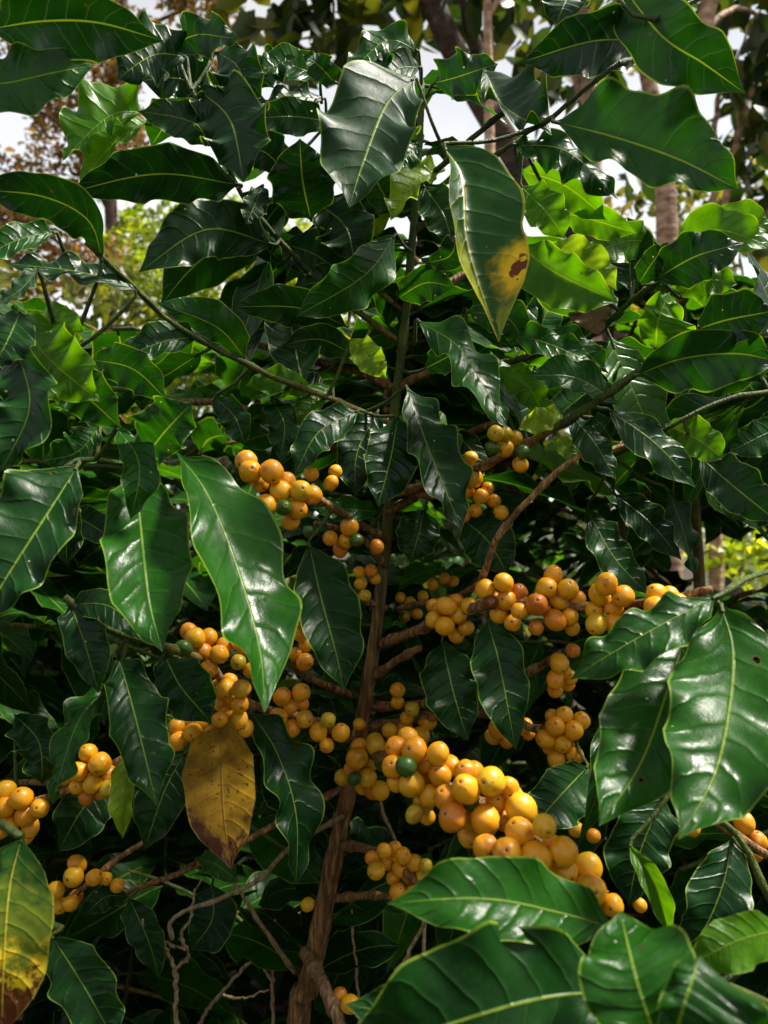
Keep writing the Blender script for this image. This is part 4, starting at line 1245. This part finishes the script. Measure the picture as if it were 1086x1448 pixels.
# unseen bushes added at the viewer's back and sides to block low sky light
r_b = np.random.default_rng(50)
cb = np.array([(x, -1.6 - abs(r_b.normal(0, .5)) - 0.0 * x, r_b.uniform(.1, SKY_BLOCK_H)) for x in r_b.uniform(-5, 5, 90)] + [(sx * r_b.uniform(1.5, 2.4), y, r_b.uniform(.1, SKY_BLOCK_H)) for sx in (-1, 1) for y in r_b.uniform(-1.6, 1.2, 22)])
w = make_obj('sky_block_bushes', leaf_cloud(cb, r_b.uniform(.3, .55, len(cb)), 9000, .15, 112, .5), [C_DARK], kind='stuff')
w['label'] = 'unseen dark green bushes added to block low sky light'; w['category'] = 'bushes'

# ------------------------------------------------------------------ ground, sky, sun, camera
n = 60
gx = np.sign(np.linspace(-1, 1, n)) * np.abs(np.linspace(-1, 1, n)) ** 2.6 * 400
X, Y = np.meshgrid(gx, gx)
Z = 0.03 * np.sin(X * 2.1) * np.cos(Y * 1.7) * np.exp(-np.hypot(X, Y) / 30) - 0.03
v = np.stack([X.ravel(), Y.ravel(), Z.ravel()], 1)
f = [(i * n + j, i * n + j + 1, (i + 1) * n + j + 1, (i + 1) * n + j) for i in range(n - 1) for j in range(n - 1)]
make_obj('ground', Rec(v, f, v[:, :2], 0.5, 0.5, 0, 0, (0, 0, 0)), [ground_material()], kind='structure')

SUN_EL, SUN_AZ = math.radians(SUN_EL_DEG), math.radians(SUN_AZ_DEG)    # azimuth clockwise from +Y (the viewing direction)
wd = bpy.data.worlds.new('World'); SC.world = wd; wd.use_nodes = True
nt = wd.node_tree; nt.nodes.clear()
sky = nt.nodes.new('ShaderNodeTexSky'); sky.sky_type = 'NISHITA'; sky.sun_disc = False
sky.sun_elevation = SUN_EL; sky.sun_rotation = SUN_AZ; sky.air_density = 1.0; sky.dust_density = 2.0
tc = nt.nodes.new('ShaderNodeTexCoord')
nz = nt.nodes.new('ShaderNodeTexNoise'); nz.inputs['Scale'].default_value = 2.4; nz.inputs['Detail'].default_value = 6
nt.links.new(tc.outputs['Generated'], nz.inputs['Vector'])
mr = nt.nodes.new('ShaderNodeMapRange'); mr.inputs[1].default_value = .32; mr.inputs[2].default_value = .6; mr.inputs[3].default_value = .55; mr.inputs[4].default_value = .97
nt.links.new(nz.outputs[0], mr.inputs[0])
mx = nt.nodes.new('ShaderNodeMix'); mx.data_type = 'RGBA'
nt.links.new(mr.outputs[0], mx.inputs[0]); nt.links.new(sky.outputs[0], mx.inputs[6]); 
sx = nt.nodes.new('ShaderNodeSeparateXYZ'); nt.links.new(tc.outputs['Generated'], sx.inputs[0])
cm = nt.nodes.new('ShaderNodeMapRange'); cm.inputs[1].default_value = .15; cm.inputs[2].default_value = .75; cm.inputs[3].default_value = CLOUD_LOW; cm.inputs[4].default_value = CLOUD
nt.links.new(sx.outputs[2], cm.inputs[0])
cc = nt.nodes.new('ShaderNodeCombineColor')
for i_ in range(3): nt.links.new(cm.outputs[0], cc.inputs[i_])
nt.links.new(cc.outputs[0], mx.inputs[7])
bg = nt.nodes.new('ShaderNodeBackground'); bg.inputs[1].default_value = SKY_STR
nt.links.new(mx.outputs[2], bg.inputs[0])
wo = nt.nodes.new('ShaderNodeOutputWorld'); nt.links.new(bg.outputs[0], wo.inputs[0])

sl = bpy.data.lights.new('sun', 'SUN'); sl.energy = SUN_E; sl.angle = math.radians(SUN_ANG); sl.color = (1.0, .94, .84)
so = bpy.data.objects.new('sun', sl); COL.objects.link(so)
sd_ = Vector((math.sin(SUN_AZ) * math.cos(SUN_EL), math.cos(SUN_AZ) * math.cos(SUN_EL), math.sin(SUN_EL)))
so.rotation_euler = sd_.to_track_quat('Z', 'Y').to_euler(); so.location = sd_ * 30

cam = bpy.data.cameras.new('camera'); co = bpy.data.objects.new('camera', cam); COL.objects.link(co)
co.location = (0, 0, CAM_H); co.rotation_euler = (math.pi / 2, 0, 0)
cam.sensor_fit = 'VERTICAL'; cam.sensor_height = 36.0; cam.lens = 36.0 * F / 1448.0
cam.clip_start = 0.01; cam.clip_end = 2000
cam.dof.use_dof = True; cam.dof.focus_distance = 0.52; cam.dof.aperture_fstop = FSTOP
SC.camera = co
SC.render.resolution_x = 768; SC.render.resolution_y = 1024
SC.render.engine = 'CYCLES'
SC.cycles.max_bounces = 8; SC.cycles.diffuse_bounces = 4; SC.cycles.glossy_bounces = 3; SC.cycles.transmission_bounces = 4
SC.view_settings.view_transform = 'Standard'; SC.view_settings.look = 'None'; SC.view_settings.gamma = 1.0
SC.view_settings.exposure = EXPO
